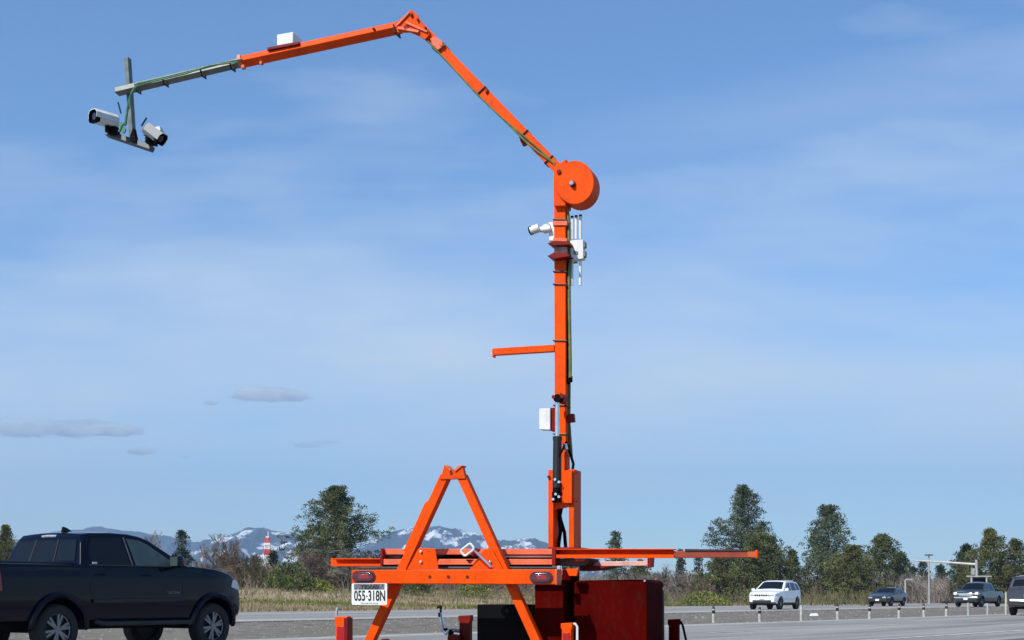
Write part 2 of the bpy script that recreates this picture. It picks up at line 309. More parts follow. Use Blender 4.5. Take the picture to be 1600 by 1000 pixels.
# ---------------------------------------------------------------- mountains
def mountains():
    m = bpy.data.materials.new('mountain_forest_and_snow'); m.use_nodes = True; nt = m.node_tree; N = nt.nodes; L = nt.links; b = N['Principled BSDF']; b.inputs['Roughness'].default_value = .9; b.inputs['Specular IOR Level'].default_value = .1
    tc = N.new('ShaderNodeTexCoord'); sp = N.new('ShaderNodeSeparateXYZ'); L.new(tc.outputs['Object'], sp.inputs[0])
    def nz(sc, st, det=8): 
        mp = N.new('ShaderNodeMapping'); mp.inputs['Scale'].default_value = st; mp.inputs['Rotation'].default_value = (0, .5, 0); L.new(tc.outputs['Object'], mp.inputs[0])
        n = N.new('ShaderNodeTexNoise'); n.inputs['Scale'].default_value = sc; n.inputs['Detail'].default_value = det; n.inputs['Roughness'].default_value = .65; L.new(mp.outputs[0], n.inputs['Vector']); return n.outputs[0]
    def mth(op, a, c, cl=False):
        n = N.new('ShaderNodeMath'); n.operation = op; n.use_clamp = cl
        for i, v in enumerate((a, c)):
            if isinstance(v, (int, float)): n.inputs[i].default_value = v
            else: L.new(v, n.inputs[i])
        return n.outputs[0]
    h = mth('DIVIDE', mth('SUBTRACT', sp.outputs[2], 110), 190)          # snow line
    at = N.new('ShaderNodeAttribute'); at.attribute_name = 'snow'
    s = mth('MULTIPLY', mth('ADD', mth('MULTIPLY', mth('SUBTRACT', nz(.013, (1, .3, 1.4)), .52), 5), mth('MULTIPLY', at.outputs['Fac'], .9)), 3.0, True)
    s = mth('MULTIPLY', s, mth('MULTIPLY', mth('ADD', h, .3), 3, True))
    s = mth('MULTIPLY', s, mth('GREATER_THAN', at.outputs['Fac'], -.5))
    f = N.new('ShaderNodeMix'); f.data_type = 'RGBA'; L.new(nz(.03, (1, 1, 1)), f.inputs[0]); f.inputs[6].default_value = (.015, .03, .045, 1); f.inputs[7].default_value = (.05, .07, .08, 1)
    x = N.new('ShaderNodeMix'); x.data_type = 'RGBA'; L.new(s, x.inputs[0]); L.new(f.outputs[2], x.inputs[6]); x.inputs[7].default_value = (.75, .78, .82, 1)
    L.new(x.outputs[2], b.inputs['Base Color'])
    def rng(name, prof, D, dep, snow, seed, label):
        xs = [prof[0][0]+i*2.0 for i in range(int((prof[-1][0]-prof[0][0])/2)+1)]; rows = 34; mb = MB(); att = []
        def pr(x):
            for (a, ya), (c, yc) in zip(prof, prof[1:]):
                if x <= c: t = (x-a)/(c-a); return ya+(yc-ya)*smooth01(t)*.5+(yc-ya)*t*.5
            return prof[-1][1]
        for j in range(rows):
            t = j/(rows-1); yd = D+dep*(t-.6)
            for x in xs:
                X = (x-800)/F*D*(1+(yd-D)/D*.3); H = (HZ-pr(x))/F*D
                k = math.sin(min(1, t/.6)*math.pi/2)**.9 if t < .6 else math.cos((t-.6)/.4*math.pi/2)
                rid = (fbm(x*.045, t*5, 5, seed)-.5)
                z = H*k*(1+.0)+rid*H*.30*math.sin(min(t/.6, 1)*math.pi) + (fbm(x*.16, t*9, 3, seed+3)-.5)*H*.045
                mb.v.append(Vector((X, yd, z if 0 < j < rows-1 else -5)))
                att.append(snow(x, t))
        n = len(xs); mb.f = [(j*n+i, j*n+i+1, (j+1)*n+i+1, (j+1)*n+i) for j in range(rows-1) for i in range(n-1)]
        o = mb.build(name, m, smooth=80, flip=False); a = o.data.attributes.new('snow', 'FLOAT', 'POINT'); a.data.foreach_set('value', att)
        tag(o, kind='structure')
    rng('blue_hill', [(-260, 905), (-100, 870), (60, 840), (120, 829), (165, 825), (200, 829), (250, 837), (320, 848), (400, 850), (520, 868), (600, 900)], 7000, 1500, lambda x, t: -1, 3, '')
    rng('snowy_mountain', [(250, 915), (300, 866), (340, 843), (372, 833), (400, 826), (418, 827), (440, 831), (480, 838), (520, 848), (570, 870), (620, 905)], 6200, 1500, lambda x, t: .02 if 360 < x < 490 and t > .2 else -.2, 11, '')
    rng('snowy_mountain', [(470, 915), (540, 865), (592, 842), (630, 829), (660, 823), (682, 822), (710, 827), (740, 835), (775, 845), (830, 860), (900, 900)], 6200, 1500, lambda x, t: .14 if 640 < x < 740 and t > .25 and t < .58 else -.22, 21, '')
    rng('snowy_mountain', [(650, 915), (740, 862), (785, 846), (805, 843), (830, 842), (850, 848), (880, 856), (920, 872), (990, 905)], 5900, 1300, lambda x, t: .12 if x < 840 else -.15, 31, '')
mountains()
# ---------------------------------------------------------------- vegetation
BARK = mat('bark', (.13, .095, .07), .95, var=.5, vscale=3, stretch=(1, 1, .2), bump=.5, bscale=8)
BARKG = mat('grey_bark', (.20, .17, .14), .95, var=.4, vscale=3)
def leafmat(name, a, b, s=.7): return mat(name, a, .75, col2=b, vscale=s, detail=3, spec=.2, lo=.36, hi=.64)
NEED = leafmat('pine_needles', (.13, .145, .052), (.038, .050, .022))
NEEDO = leafmat('olive_needles', (.145, .15, .052), (.045, .055, .024))
NEEDB = leafmat('blue_green_needles', (.12, .148, .075), (.036, .052, .032))
NEEDD = leafmat('dark_needles', (.062, .08, .042), (.02, .03, .02))
BUSHG = leafmat('green_bush_leaves', (.13, .16, .045), (.05, .07, .022))
TWIG = mat('brown_twigs', (.24, .175, .125), .95, var=.45, vscale=.5, spec=.1)
TWIGG = mat('grey_twigs', (.27, .23, .20), .95, var=.45, vscale=.5, spec=.1)
TWIGO = mat('olive_twigs', (.18, .165, .085), .95, var=.5, vscale=.6, spec=.1)
def frame(d):
    d = d.normalized(); x = d.orthogonal().normalized(); return x, d.cross(x)
def tuft(mb, c, r, k, s, rnd, up=.35):
    for _ in range(k):
        d = Vector((rnd.gauss(0, 1), rnd.gauss(0, 1), rnd.gauss(up, 1))).normalized()
        p = c+d*r*rnd.random()**.5; q = p+d*s*rnd.uniform(.7, 1.3); w = Vector((rnd.gauss(0, 1), rnd.gauss(0, 1), rnd.gauss(0, 1))).cross(d).normalized()*s*.24
        m = (p+q)/2; i = len(mb.v); mb.v += [p, m+w, q, m-w]; mb.f.append([i, i+1, i+2, i+3])
def pine(px, ytop, ybase, wpx, D, seed, label, m=NEED, shape='round', base=.12, dens=1.0, group='evergreen trees beyond the highway', name='pine_tree', gap=.25):
    rnd = random.Random(seed); g = P(px, HZ, D); z0 = gz(g.x, g.y); b = Vector((g.x, g.y, z0-.1)); H = (P(px, ytop, D).z-z0)*1.0; Rr = wpx/F*D
    e = empty(name, b, label, 'tree', group); e['_w'] = tuple(b)
    tr = MB(); cr = MB(); s = D/F*6.4*1.0     # needle tuft of about 6 px at 1600 wide
    lean = Vector((rnd.uniform(-.03, .03), rnd.uniform(-.03, .03), 1))
    tr.tube([b+lean*H*t for t in (0, .2, .45, .7, .93)], H*.022, 8, H*.004)
    nb = int(165*dens*max(.35, min(1.6, wpx/45))); ph = rnd.random()*9
    sec = [rnd.choice((.5, .75, .9, 1.0, 1.15, 1.25)) for _ in range(40)]
    for i in range(nb):
        t = base+(1-base)*((i+rnd.random())/nb)**.9
        q = (t-base)/(1-base)
        if shape == 'round': pr = 1.28*(min(1, .6+q*1.5)*(1-q)**.84*1.22+.03)
        elif shape == 'cone': pr = 1.15*(1-q)**.8*(.9+.1*rnd.random())+.03
        elif shape == 'column': pr = (1-q**3)**.6*(.75+.25*min(1, q*5))
        else: pr = 1.3*(1-q)**.62*min(1, .6+q*1.5)
        a = ph+i*2.399; L = Rr*pr*rnd.uniform(.62, 1.12)*sec[(int((a % 6.283)/6.283*5)+5*int(q*8)) % 40]
        up = (q-.35)*.8+rnd.uniform(-.1, .25)
        d = Vector((math.cos(a), math.sin(a), up)).normalized(); st = b+lean*H*t-Vector((0, 0, .35*L*max(0, up)))
        tip = st+d*L; mid = (st+tip)/2+Vector((0, 0, -.05*L))
        tr.tube([st, mid, tip], max(.015, H*.0045*(1.2-q)), 4, .012, caps=False)
        nc = max(2, int(L/Rr*6))
        for j in range(nc):
            f = .35+.7*(j+rnd.random())/nc if nc > 2 else rnd.uniform(.5, 1)
            if rnd.random() < gap*(2.4 if f < .7 else .9): continue
            c = st+d*L*f+Vector((rnd.gauss(0, .06), rnd.gauss(0, .06), rnd.gauss(0, .03)+.10*(f-.4)))*Rr
            if c.z > b.z+H: c.z = b.z+H-.1*rnd.random()*H
            tuft(cr, c, s*.95, 42, s*.50, rnd, .9)
    tuft(cr, b+lean*H*.97, s*.8, 25, s, rnd, 1)
    cr.build('crown', m, e, smooth=0, flip=False); tr.build('trunk', BARK, e, smooth=60, flip=False)
    return e
def bare(px, ytop, ybase, wpx, D, seed, label, m=TWIG, group='bare trees and shrubs beyond the highway', name='bare_tree', stems=3, dens=1.0, cat='tree', bud=0):
    rnd = random.Random(seed); g = P(px, HZ, D); z0 = gz(g.x, g.y); b = Vector((g.x, g.y, z0-.1)); H = P(px, ytop, D).z-z0; Rr = wpx/F*D
    e = empty(name, b, label, cat, group); e['_w'] = tuple(b)
    tr = MB(); tw = MB(); th = D/F*.62
    def grow(p, d, L, r, lv):
        q = p+d*L
        if lv <= 1: tr.tube([p, (p+q)/2+Vector((rnd.gauss(0, .04), rnd.gauss(0, .04), 0))*L, q], r, 5, r*.6, caps=False)
        else:
            x, y = frame(d); w = x*max(th*.5, r*.6)*(1 if lv < 4 else .7); i = len(tw.v)
            tw.v += [p-w, p+w, q+w*.3, q-w*.3]; tw.f.append([i, i+1, i+2, i+3])
        if lv >= 5: return
        k = (3 if lv < 2 else 4) if rnd.random() < dens else 2
        for j in range(k):
            dd = (d+Vector((rnd.gauss(0, .55), rnd.gauss(0, .55), rnd.gauss(.1, .35)))).normalized()
            s = p+d*L*rnd.uniform(.35, 1)
            grow(s, dd, L*rnd.uniform(.5, .78), r*.55, lv+1)
    for k in range(stems):
        a = rnd.uniform(0, 6.28); sp_ = min(1.3, Rr/H*1.1)
        d = Vector((math.cos(a)*sp_*rnd.random()**.5, math.sin(a)*sp_*rnd.random()**.5, 1)).normalized()
        off = Vector((math.cos(a), math.sin(a), 0))*Rr*(.35 if stems > 3 else .08)*rnd.random()
        grow(b+off, d, H*rnd.uniform(.34, .46), H*.018, 0)
    # keep the twigs inside the plant's real outline
    for v in tw.v+tr.v:
        if v.z > b.z+H: v.z = b.z+H-(v.z-b.z-H)*.3
        r = math.hypot(v.x-b.x, v.y-b.y)
        if r > Rr*1.15: k = (Rr*1.15+(r-Rr*1.15)*.25)/r; v.x = b.x+(v.x-b.x)*k; v.y = b.y+(v.y-b.y)*k
    tw.build('crown', m, e, smooth=0, flip=False); tr.build('trunk', BARKG, e, smooth=60, flip=False)
    return e
def bush(px, ytop, ybase, wpx, D, seed, label, m=BUSHG, dens=1, group='evergreen shrubs beyond the highway', name='shrub'):
    rnd = random.Random(seed); g = P(px, HZ, D); z0 = gz(g.x, g.y); b = Vector((g.x, g.y, z0-.1)); H = max(.5, P(px, ytop, D).z-z0); Rr = wpx/F*D
    e = empty(name, b, label, 'shrub', group); e['_w'] = tuple(b)
    cr = MB(); st = MB(); s = D/F*5.5
    for i in range(int(90*dens*max(.5, wpx/25))):
        a = rnd.uniform(0, 6.283); q = rnd.random(); r = Rr*math.sqrt(rnd.random())
        hh = H*(1-(r/Rr)**2*.75)*(.75+.4*fbm(a*1.5+seed, r/Rr*2, 3))
        c = b+Vector((math.cos(a)*r, math.sin(a)*r, hh*(1-q*q*.8)))
        if i % 6 == 0: st.tube([b+(c-b)*.05, c], .02, 4, .008, caps=False)
        tuft(cr, c, s*.9, 12, s*.8, rnd, .5)
    cr.build('foliage', m, e, smooth=0, flip=False); st.build('stem', BARKG, e, smooth=0, flip=False)
def thicket(name, x0, x1, D, yt, m, seed, n, label):
    rnd = random.Random(seed); mb = MB(); th = D/F*.45
    for i in range(n):
        px = rnd.uniform(x0, x1); d = D+rnd.uniform(-12, 12); g = P(px, HZ, d); z0 = gz(g.x, g.y)-.1
        H = (P(px, yt, d).z-z0)*(.45+.75*fbm(px*.035, d*.2, 3, seed)); 
        p = Vector((g.x, g.y, z0)); dr = Vector((rnd.gauss(0, .3), rnd.gauss(0, .3), 1)).normalized()
        for k in range(7):
            q = p+dr*H*rnd.uniform(.35, 1) if k == 0 else p+dr*H*rnd.uniform(.1, .8)
            if k == 0: a, c = p, q; w = Vector((th, 0, 0))
            else: a = q; c = q+Vector((rnd.gauss(0, .5), rnd.gauss(0, .3), rnd.uniform(.1, .9)))*H*.3; w = Vector((th*.6, 0, th*.3))
            j = len(mb.v); mb.v += [a-w, a+w, c+w*.3, c-w*.3]; mb.f.append([j, j+1, j+2, j+3])
    tag(mb.build(name, m, smooth=0, flip=False), label, 'brush', kind='stuff')
pine(526, 763, 920, 66, 150, 1, 'big bushy pine behind the licence plate end of the orange trailer', NEED, 'round', .12, 1.5)
pine(6, 824, 900, 24, 120, 2, 'olive pine cut off at the left edge above the pickup', NEEDO, 'round', .1)
pine(285, 833, 900, 15, 170, 3, 'narrow dark column shaped evergreen over the pickup hood', NEEDD, 'column', .05, .8, name='evergreen_tree')
pine(352, 868, 918, 12, 176, 33, 'short dark evergreen inside the bare bushes by the pickup nose', NEEDD, 'round', .05, .6, name='evergreen_tree')
pine(428, 866, 918, 14, 190, 4, 'small dark spruce just below the red and white tower', NEEDD, 'cone', .05, .6, name='spruce_tree')
pine(400, 874, 918, 14, 190, 44, 'small dark spruce left of the one below the tower', NEEDD, 'cone', .05, .6, name='spruce_tree')
pine(961, 834, 925, 26, 160, 5, 'thin topped pine right of the mast foot above the orange rail', NEEDB, 'cone', .1, .9, gap=.35)
pine(892, 868, 925, 18, 165, 55, 'small pine seen between the two mast foot posts', NEEDB, 'cone', .1, .7, gap=.35)
pine(1000, 880, 925, 26, 170, 6, 'low wide evergreen behind the dark red boxes', NEEDO, 'round', .05, .7)
pine(1064, 864, 925, 10, 260, 7, 'tiny far spruce left of the long rail end', NEEDD, 'cone', .05, .5, name='spruce_tree')
pine(1092, 866, 925, 9, 260, 8, 'tiny far spruce below the long rail, beside the tall pine', NEEDD, 'cone', .05, .5, name='spruce_tree')
pine(1162, 762, 930, 44, 158, 9, 'tallest airy blue green pine above the white suv', NEEDB, 'round', .3, 1.3, gap=.3)
pine(1190, 838, 930, 62, 150, 10, 'wide dark lower evergreen right behind the white suv', NEED, 'dome', .03, 1.3)
pine(1125, 872, 930, 42, 146, 11, 'low olive evergreen left of the white suv', NEEDO, 'dome', .03, .9)
pine(1238, 864, 930, 26, 165, 12, 'small dark evergreen between the two tall right hand pines', NEEDD, 'cone', .05, .8)
pine(1296, 793, 935, 52, 152, 13, 'second tallest broad pine with airy crown right of white suv', NEEDB, 'round', .05, 1.4, gap=.28)
pine(1334, 856, 935, 50, 140, 14, 'olive evergreen with drooping boughs left of the dark sedan', NEEDO, 'dome', .03, 1.0)
pine(1374, 838, 932, 42, 158, 15, 'dark green pine directly above the dark sedan', NEED, 'dome', .05, 1.1)
pine(1408, 868, 932, 22, 170, 16, 'short evergreen at the right end of the sedan tree clump', NEEDD, 'dome', .05, .8)
pine(1426, 890, 930, 9, 300, 17, 'little far spruce left of the tall light pole', NEEDD, 'cone', .02, .4, name='spruce_tree')
pine(1443, 882, 930, 14, 300, 18, 'taller far spruce touching the light pole', NEEDD, 'cone', .02, .5, name='spruce_tree')
pine(1469, 888, 930, 13, 300, 19, 'little far spruce right of the light pole', NEEDD, 'cone', .02, .5, name='spruce_tree')
pine(1508, 854, 932, 34, 155, 20, 'dark pine left of the signal pole', NEEDD, 'dome', .05, 1.0)
pine(1550, 830, 934, 42, 150, 21, 'bright olive pine with the highest top behind the signal pole', NEEDO, 'round', .03, 1.3)
pine(1584, 846, 934, 30, 152, 22, 'olive pine at the right edge above the grey suv', NEEDO, 'dome', .03, 1.0)
bush(452, 872, 920, 34, 131, 30, 'large rounded green bush left of the trailer rail end', BUSHG, 1.5)
bush(412, 894, 920, 20, 150, 31, 'smaller olive bush left of the large green bush', NEEDO, 1)
bush(490, 905, 922, 30, 132, 32, 'low yellow green bush under the big pine', leafmat('yellow_green_leaves', (.22, .24, .05), (.10, .12, .03)), 1)
bush(740, 906, 926, 26, 130, 34, 'low bright green bush seen under the rear beam', leafmat('yellow_green_leaves', (.2, .2, .05), (.1, .12, .03)), 1)
bush(650, 898, 926, 22, 132, 35, 'green bush behind the left lower leg of the frame', BUSHG, 1)
bush(1100, 925, 935, 36, 120, 36, 'low yellow green shrub by the road right of the red box', leafmat('yellow_green_leaves', (.2, .2, .05), (.1, .12, .03)), .8)
bush(1150, 912, 933, 26, 128, 37, 'grey olive shrub left of the white suv wheels', NEEDO, .8)
for i, (px, yt, w, D, st, m, lb) in enumerate((
    (222, 812, 26, 150, 3, TWIGG, 'leafless tree rising behind the pickup roof'),
    (256, 842, 16, 155, 3, TWIGG, 'leafless small tree beside the pickup windshield'),
    (345, 832, 30, 150, 8, TWIG, 'tallest reddish leafless tree at the pickup nose'),
    (375, 846, 30, 152, 9, TWIG, 'brown leafless tree left of the red and white tower'),
    (398, 862, 28, 140, 7, TWIGO, 'brown leafless tree in front of the tower foot'),
    (318, 868, 22, 150, 5, TWIG, 'low leafless shrub above the pickup headlight'),
    (425, 880, 22, 136, 6, TWIGO, 'low olive leafless shrub in front of the dark spruces'),
    (500, 846, 34, 138, 8, TWIG, 'leafless tree in front of the big pine, left side'),
    (545, 846, 36, 136, 8, TWIGG, 'leafless tree in front of the big pine, right side'),
    (585, 872, 28, 136, 5, TWIG, 'leafless shrub between big pine and left frame leg'),
    (620, 885, 26, 140, 5, TWIG, 'leafless shrub behind the left frame leg'),
    (670, 888, 26, 140, 6, TWIGG, 'leafless shrub left of centre under the rear beam'),
    (715, 890, 26, 142, 6, TWIG, 'leafless shrub under the centre of the rear beam'),
    (770, 892, 26, 142, 6, TWIG, 'leafless shrub behind the right frame leg'),
    (815, 885, 26, 142, 6, TWIGG, 'leafless shrub left of the dark red boxes'),
    (985, 884, 30, 150, 6, TWIGG, 'grey leafless tree behind the short pale rail'),
    (1030, 878, 30, 150, 7, TWIGG, 'grey leafless tree right above the dark red box corner'),
    (1068, 882, 28, 148, 7, TWIGG, 'grey leafless tree right of the dark red box'),
    (1095, 892, 24, 140, 6, TWIG, 'brown leafless shrub by the first black topped post'),
    (1410, 900, 20, 180, 6, TWIGG, 'leafless shrub around the small lamp post'),
    (1433, 900, 18, 200, 6, TWIGG, 'leafless shrub left of the light pole base'),
    (1462, 898, 20, 200, 6, TWIGG, 'leafless shrub right of the light pole base'),
    (1485, 902, 18, 190, 6, TWIG, 'leafless shrub left of the dark pine by the signal'))):
    tall = yt < 866
    bare(px, yt, 925, w, D, 100+i, lb, m, stems=st, name='bare_tree' if tall else 'bare_shrub', cat='tree' if tall else 'shrub')
thicket('left_brush', -40, 900, 160, 876, TWIG, 3, 6500, 'brown leafless brush filling in behind the left roadside trees')
thicket('right_brush', 900, 1640, 165, 886, TWIGG, 4, 5600, 'grey leafless brush filling in behind the right roadside trees')
thicket('low_brush', 300, 1360, 128, 915, TWIGO, 6, 1600, 'low olive brush at the foot of the roadside trees')
# ---------------------------------------------------------------- far street furniture
GALV = mat('pale_pole_steel', (.42, .42, .40), .5, .3, var=.15, vscale=2)
REDW = mat('tower_red', (.55, .05, .03), .6, var=.2)
def far_things():
    D = 900; e = empty('radar_tower', P(418, 886, D), 'red and white lattice tower far off in front of the snowy mountain', 'tower'); e['_w'] = tuple(e.location)
    s = D/F
    def TP(dx, y): p = P(418+dx, y, D); return p
    for k, (ya, yb, wa, wb) in enumerate(((840, 849, 2.4, 3), (849, 858, 3, 3.6), (858, 868, 3.6, 4.4), (868, 886, 4.4, 6))):
        mb = MB()
        for sx in (-1, 1):
            for sy in (-1, 1):
                a = TP(0, ya)+Vector((sx*wa*s, sy*wa*s, 0)); b = TP(0, yb)+Vector((sx*wb*s, sy*wb*s, 0)); mb.tube([a, b], .45, 6)
            a = TP(0, ya)+Vector((-sx*wa*s, -wa*s, 0)); b = TP(0, yb)+Vector((sx*wb*s, -wb*s, 0)); mb.tube([a, b], .3, 5)
            a = TP(0, ya)+Vector((-sx*wa*s, wa*s, 0)); b = TP(0, yb)+Vector((sx*wb*s, wb*s, 0)); mb.tube([a, b], .3, 5)
        for y_, w_ in ((ya+.6, wa), (yb-.6, wb)):
            q = [TP(0, y_)+Vector((sx*w_*s, sy*w_*s, 0)) for sx, sy in ((-1, -1), (1, -1), (1, 1), (-1, 1))]; mb.tube(q+[q[0]], .3, 5, caps=False)
        mb.build('tower_section', WHITE if k % 2 else REDW, e)
    mb = MB(); mb.box(TP(0, 850), (4.6*s, 4.6*s, .7)); mb.build('platform', WHITE, e); mb = MB(); mb.box(TP(0, 843), (2.6*s, 2.6*s, 2)); mb.build('cabin', WHITE, e)
    mb = MB(); mb.box(TP(0, 846), (4*s, 4*s, .6)); mb.build('platform', REDW, e); mb = MB(); mb.box(TP(0, 861), (3.8*s, 3.8*s, 1.4)); mb.build('cabin', REDW, e)
    mb = MB(); mb.tube([TP(1, 838), TP(1, 830)], .3, 6); mb.build('antenna', WHITE, e)
    # tall light pole
    D = 150; b = P(1452, 940, D); b.z = 0; e = empty('light_pole', b, 'tall grey light pole standing right of the dark sedan', 'street lamp'); e['_w'] = tuple(b)
    mb = MB(); mb.tube([b, P(1451.3, 868, D)], .12, 10, .07); mb.build('pole', GALV, e)
    mb = MB(); t = P(1451.3, 867, D); mb.box(t, (.14, .2, .05))
    for sx in (-1, 1): mb.box(t+Vector((sx*.24, 0, -.02)), (.13, .2, .06))
    mb.build('lamp_head', DGREY, e)
    # mast arm
    D = 128; b = P(1527, 938, D); b.z = 0; e = empty('signal_mast', b, 'pale signal pole with long arm reaching left over the road', 'signal pole'); e['_w'] = tuple(b)
    mb = MB(); mb.tube([b, P(1525.5, 875, D)], .15, 10, .12); mb.build('pole', GALV, e)
    mb = MB(); mb.tube([P(1526, 882, D), P(1470, 878, D+2), P(1423, 875.5, D+4)], .11, 8, .06); mb.build('mast_arm', GALV, e)
    mb = MB(); mb.box(P(1520, 893, D), (.13, .13, .28)); mb.build('signal_head', GALV, e)
    # overhead message board
    D = 122; b = P(1529, 938, D); b.z = 0; e = empty('message_sign', b, 'black roadside message board on two posts behind the pickup', 'sign'); e['_w'] = tuple(b)
    for x in (1518, 1541.5): mb = MB(); q = P(x, 900, D); mb.tube([(q.x, q.y, 0), q], .085, 8); mb.build('post', GALV, e)
    mb = MB(); mb.bar(P(1510, 900.5, D), P(1549, 900.5, D), .12, .2, (0, 1, 0)); mb.build('top_rail', GALV, e)
    mb = MB(); mb.hexa([P(1520.5, 912, D-.1), P(1539.5, 912, D-.1), P(1539.5, 902, D-.1), P(1520.5, 902, D-.1)], [P(1520.5, 912, D+.2), P(1539.5, 912, D+.2), P(1539.5, 902, D+.2), P(1520.5, 902, D+.2)]); mb.build('panel', BLKP, e)
    # small lamp
    D = 135; b = P(1414.5, 938, D); b.z = 0; e = empty('lamp_post', b, 'short pale lamp post with a bent arm above the sedan', 'street lamp'); e['_w'] = tuple(b)
    mb = MB(); mb.tube([b, P(1414.5, 906, D)], .1, 8, .07); mb.build('pole', GALV, e)
    mb = MB(); mb.tube([P(1414.5, 906, D), P(1421, 905, D)], .06, 6); mb.box(P(1420.5, 905.3, D), (.3, .14, .07)); mb.build('lamp_head', GALV, e)
far_things()
# delineator posts
POSTW = mat('weathered_white_post', (.50, .48, .42), .7, var=.3, vscale=8)
def delineators():
    dat = [(1115, 973, 26, 'b', 'white flexible post with black top, nearest the dark red box'), (1187, 971.5, 23, 'b', 'black topped white post under the white suv front wheel'), (1252, 969.8, 24, 'w', 'all white post at the right wheel of the white suv'),
           (1308.7, 968.4, 25, 'b', 'black topped post midway between white suv and sedan'), (1358.5, 967, 22, 'b', 'black topped post at the left end of the dark sedan'), (1404.5, 965.6, 22, 'b', 'black topped post under the right end of the sedan'),
           (1443.7, 964.4, 21, 'b', 'black topped post below the tall light pole'), (1478.5, 963.2, 22, 'B', 'post with a wide black cap below the white van'), (1513, 962.4, 20, 'g', 'grey post under the left side of the far pickup'),
           (1543, 961.4, 18, 'g', 'grey post under the right side of the far pickup'), (1571.8, 960, 34, 't', 'taller pale post against the grey suv')]
    for px, yb, h, k, lb in dat:
        D = EYE*F/(yb-HZ); b = P(px, yb, D); b.z = 0; H = h/F*D; w = .055
        e = empty('delineator_post', b, lb, 'road post', 'flexible posts along the median'); e['_w'] = tuple(b)
        ln = Vector((hsh(px, 1)*.06-.03, 0, 0))*H
        t = .55 if k in 'bB' else 1
        mb = MB(); mb.tube([b, b+(Vector((0, 0, H))+ln)*t], w, 10, w*.92); mb.build('post', POSTW if k != 'g' else GALV, e)
        if k in 'bB':
            mb = MB(); a = b+(Vector((0, 0, H))+ln)*t; mb.tube([a, a+(b+Vector((0, 0, H))+ln-a)*.45], w*.98, 10); 
            q = a+(b+Vector((0, 0, H))+ln-a); mb.tube([a+(q-a)*.62, q], w*.98, 10, w*.5); mb.build('black_band', BLACK, e)
            if k == 'B': mb = MB(); mb.box(q, (.2, .03, .04)); mb.build('cap', BLACK, e)
            mb = MB(); mb.tube([a+(q-a)*.45, a+(q-a)*.62], w*.96, 10); mb.build('reflective_band', POSTW, e)
        else:
            mb = MB(); mb.tube([b+Vector((0, 0, H))+ln*1, b+Vector((0, 0, H+.02))+ln], w*.95, 10, w*.3); mb.build('cap', GALV, e)
delineators()
mb = MB(); q = P(1272, 963, 62); q.z = .06; mb.hexa([(q.x-.22, q.y-.1, 0), (q.x+.2, q.y-.12, 0), (q.x+.24, q.y+.12, 0), (q.x-.2, q.y+.14, 0)], [(q.x-.16, q.y-.08, .13), (q.x+.12, q.y-.1, .10), (q.x+.16, q.y+.08, .15), (q.x-.1, q.y+.1, .09)])
tag(mb.build('litter', WHITE, bevel=.02), 'small white piece of litter lying on the gravel median', 'litter')
# ---------------------------------------------------------------- vehicles
GLASS = mat('dark_window_glass', (.006, .008, .011), .05, var=.2, spec=.32, coat=.0)
GLASSG = mat('greenish_window_glass', (.05, .075, .07), .06, var=.35, vscale=2.5, spec=.6, coat=.2)
TYRE = mat('tyre_rubber', (.016, .016, .017), .85, var=.3, vscale=20)
RIM = mat('alloy_rim', (.20, .205, .215), .3, .8, var=.2, vscale=10)
TRIM = mat('black_plastic_trim', (.018, .018, .02), .6, var=.3, vscale=10)
LAMPG = mat('headlight_glass', (.55, .57, .60), .12, .3, var=.4, vscale=30, coat=.6)
TAIL = mat('tail_lamp_red', (.25, .01, .01), .2, var=.4, vscale=20, coat=.5)
SEATM = mat('seat_cloth', (.05, .05, .055), .9)
def interp(pr, x):
    if x <= pr[0][0]: return pr[0][1]
    for (a, ya), (b, yb) in zip(pr, pr[1:]):
        if x <= b: return ya+(yb-ya)*(x-a)/(b-a) if b > a else yb
    return pr[-1][1]
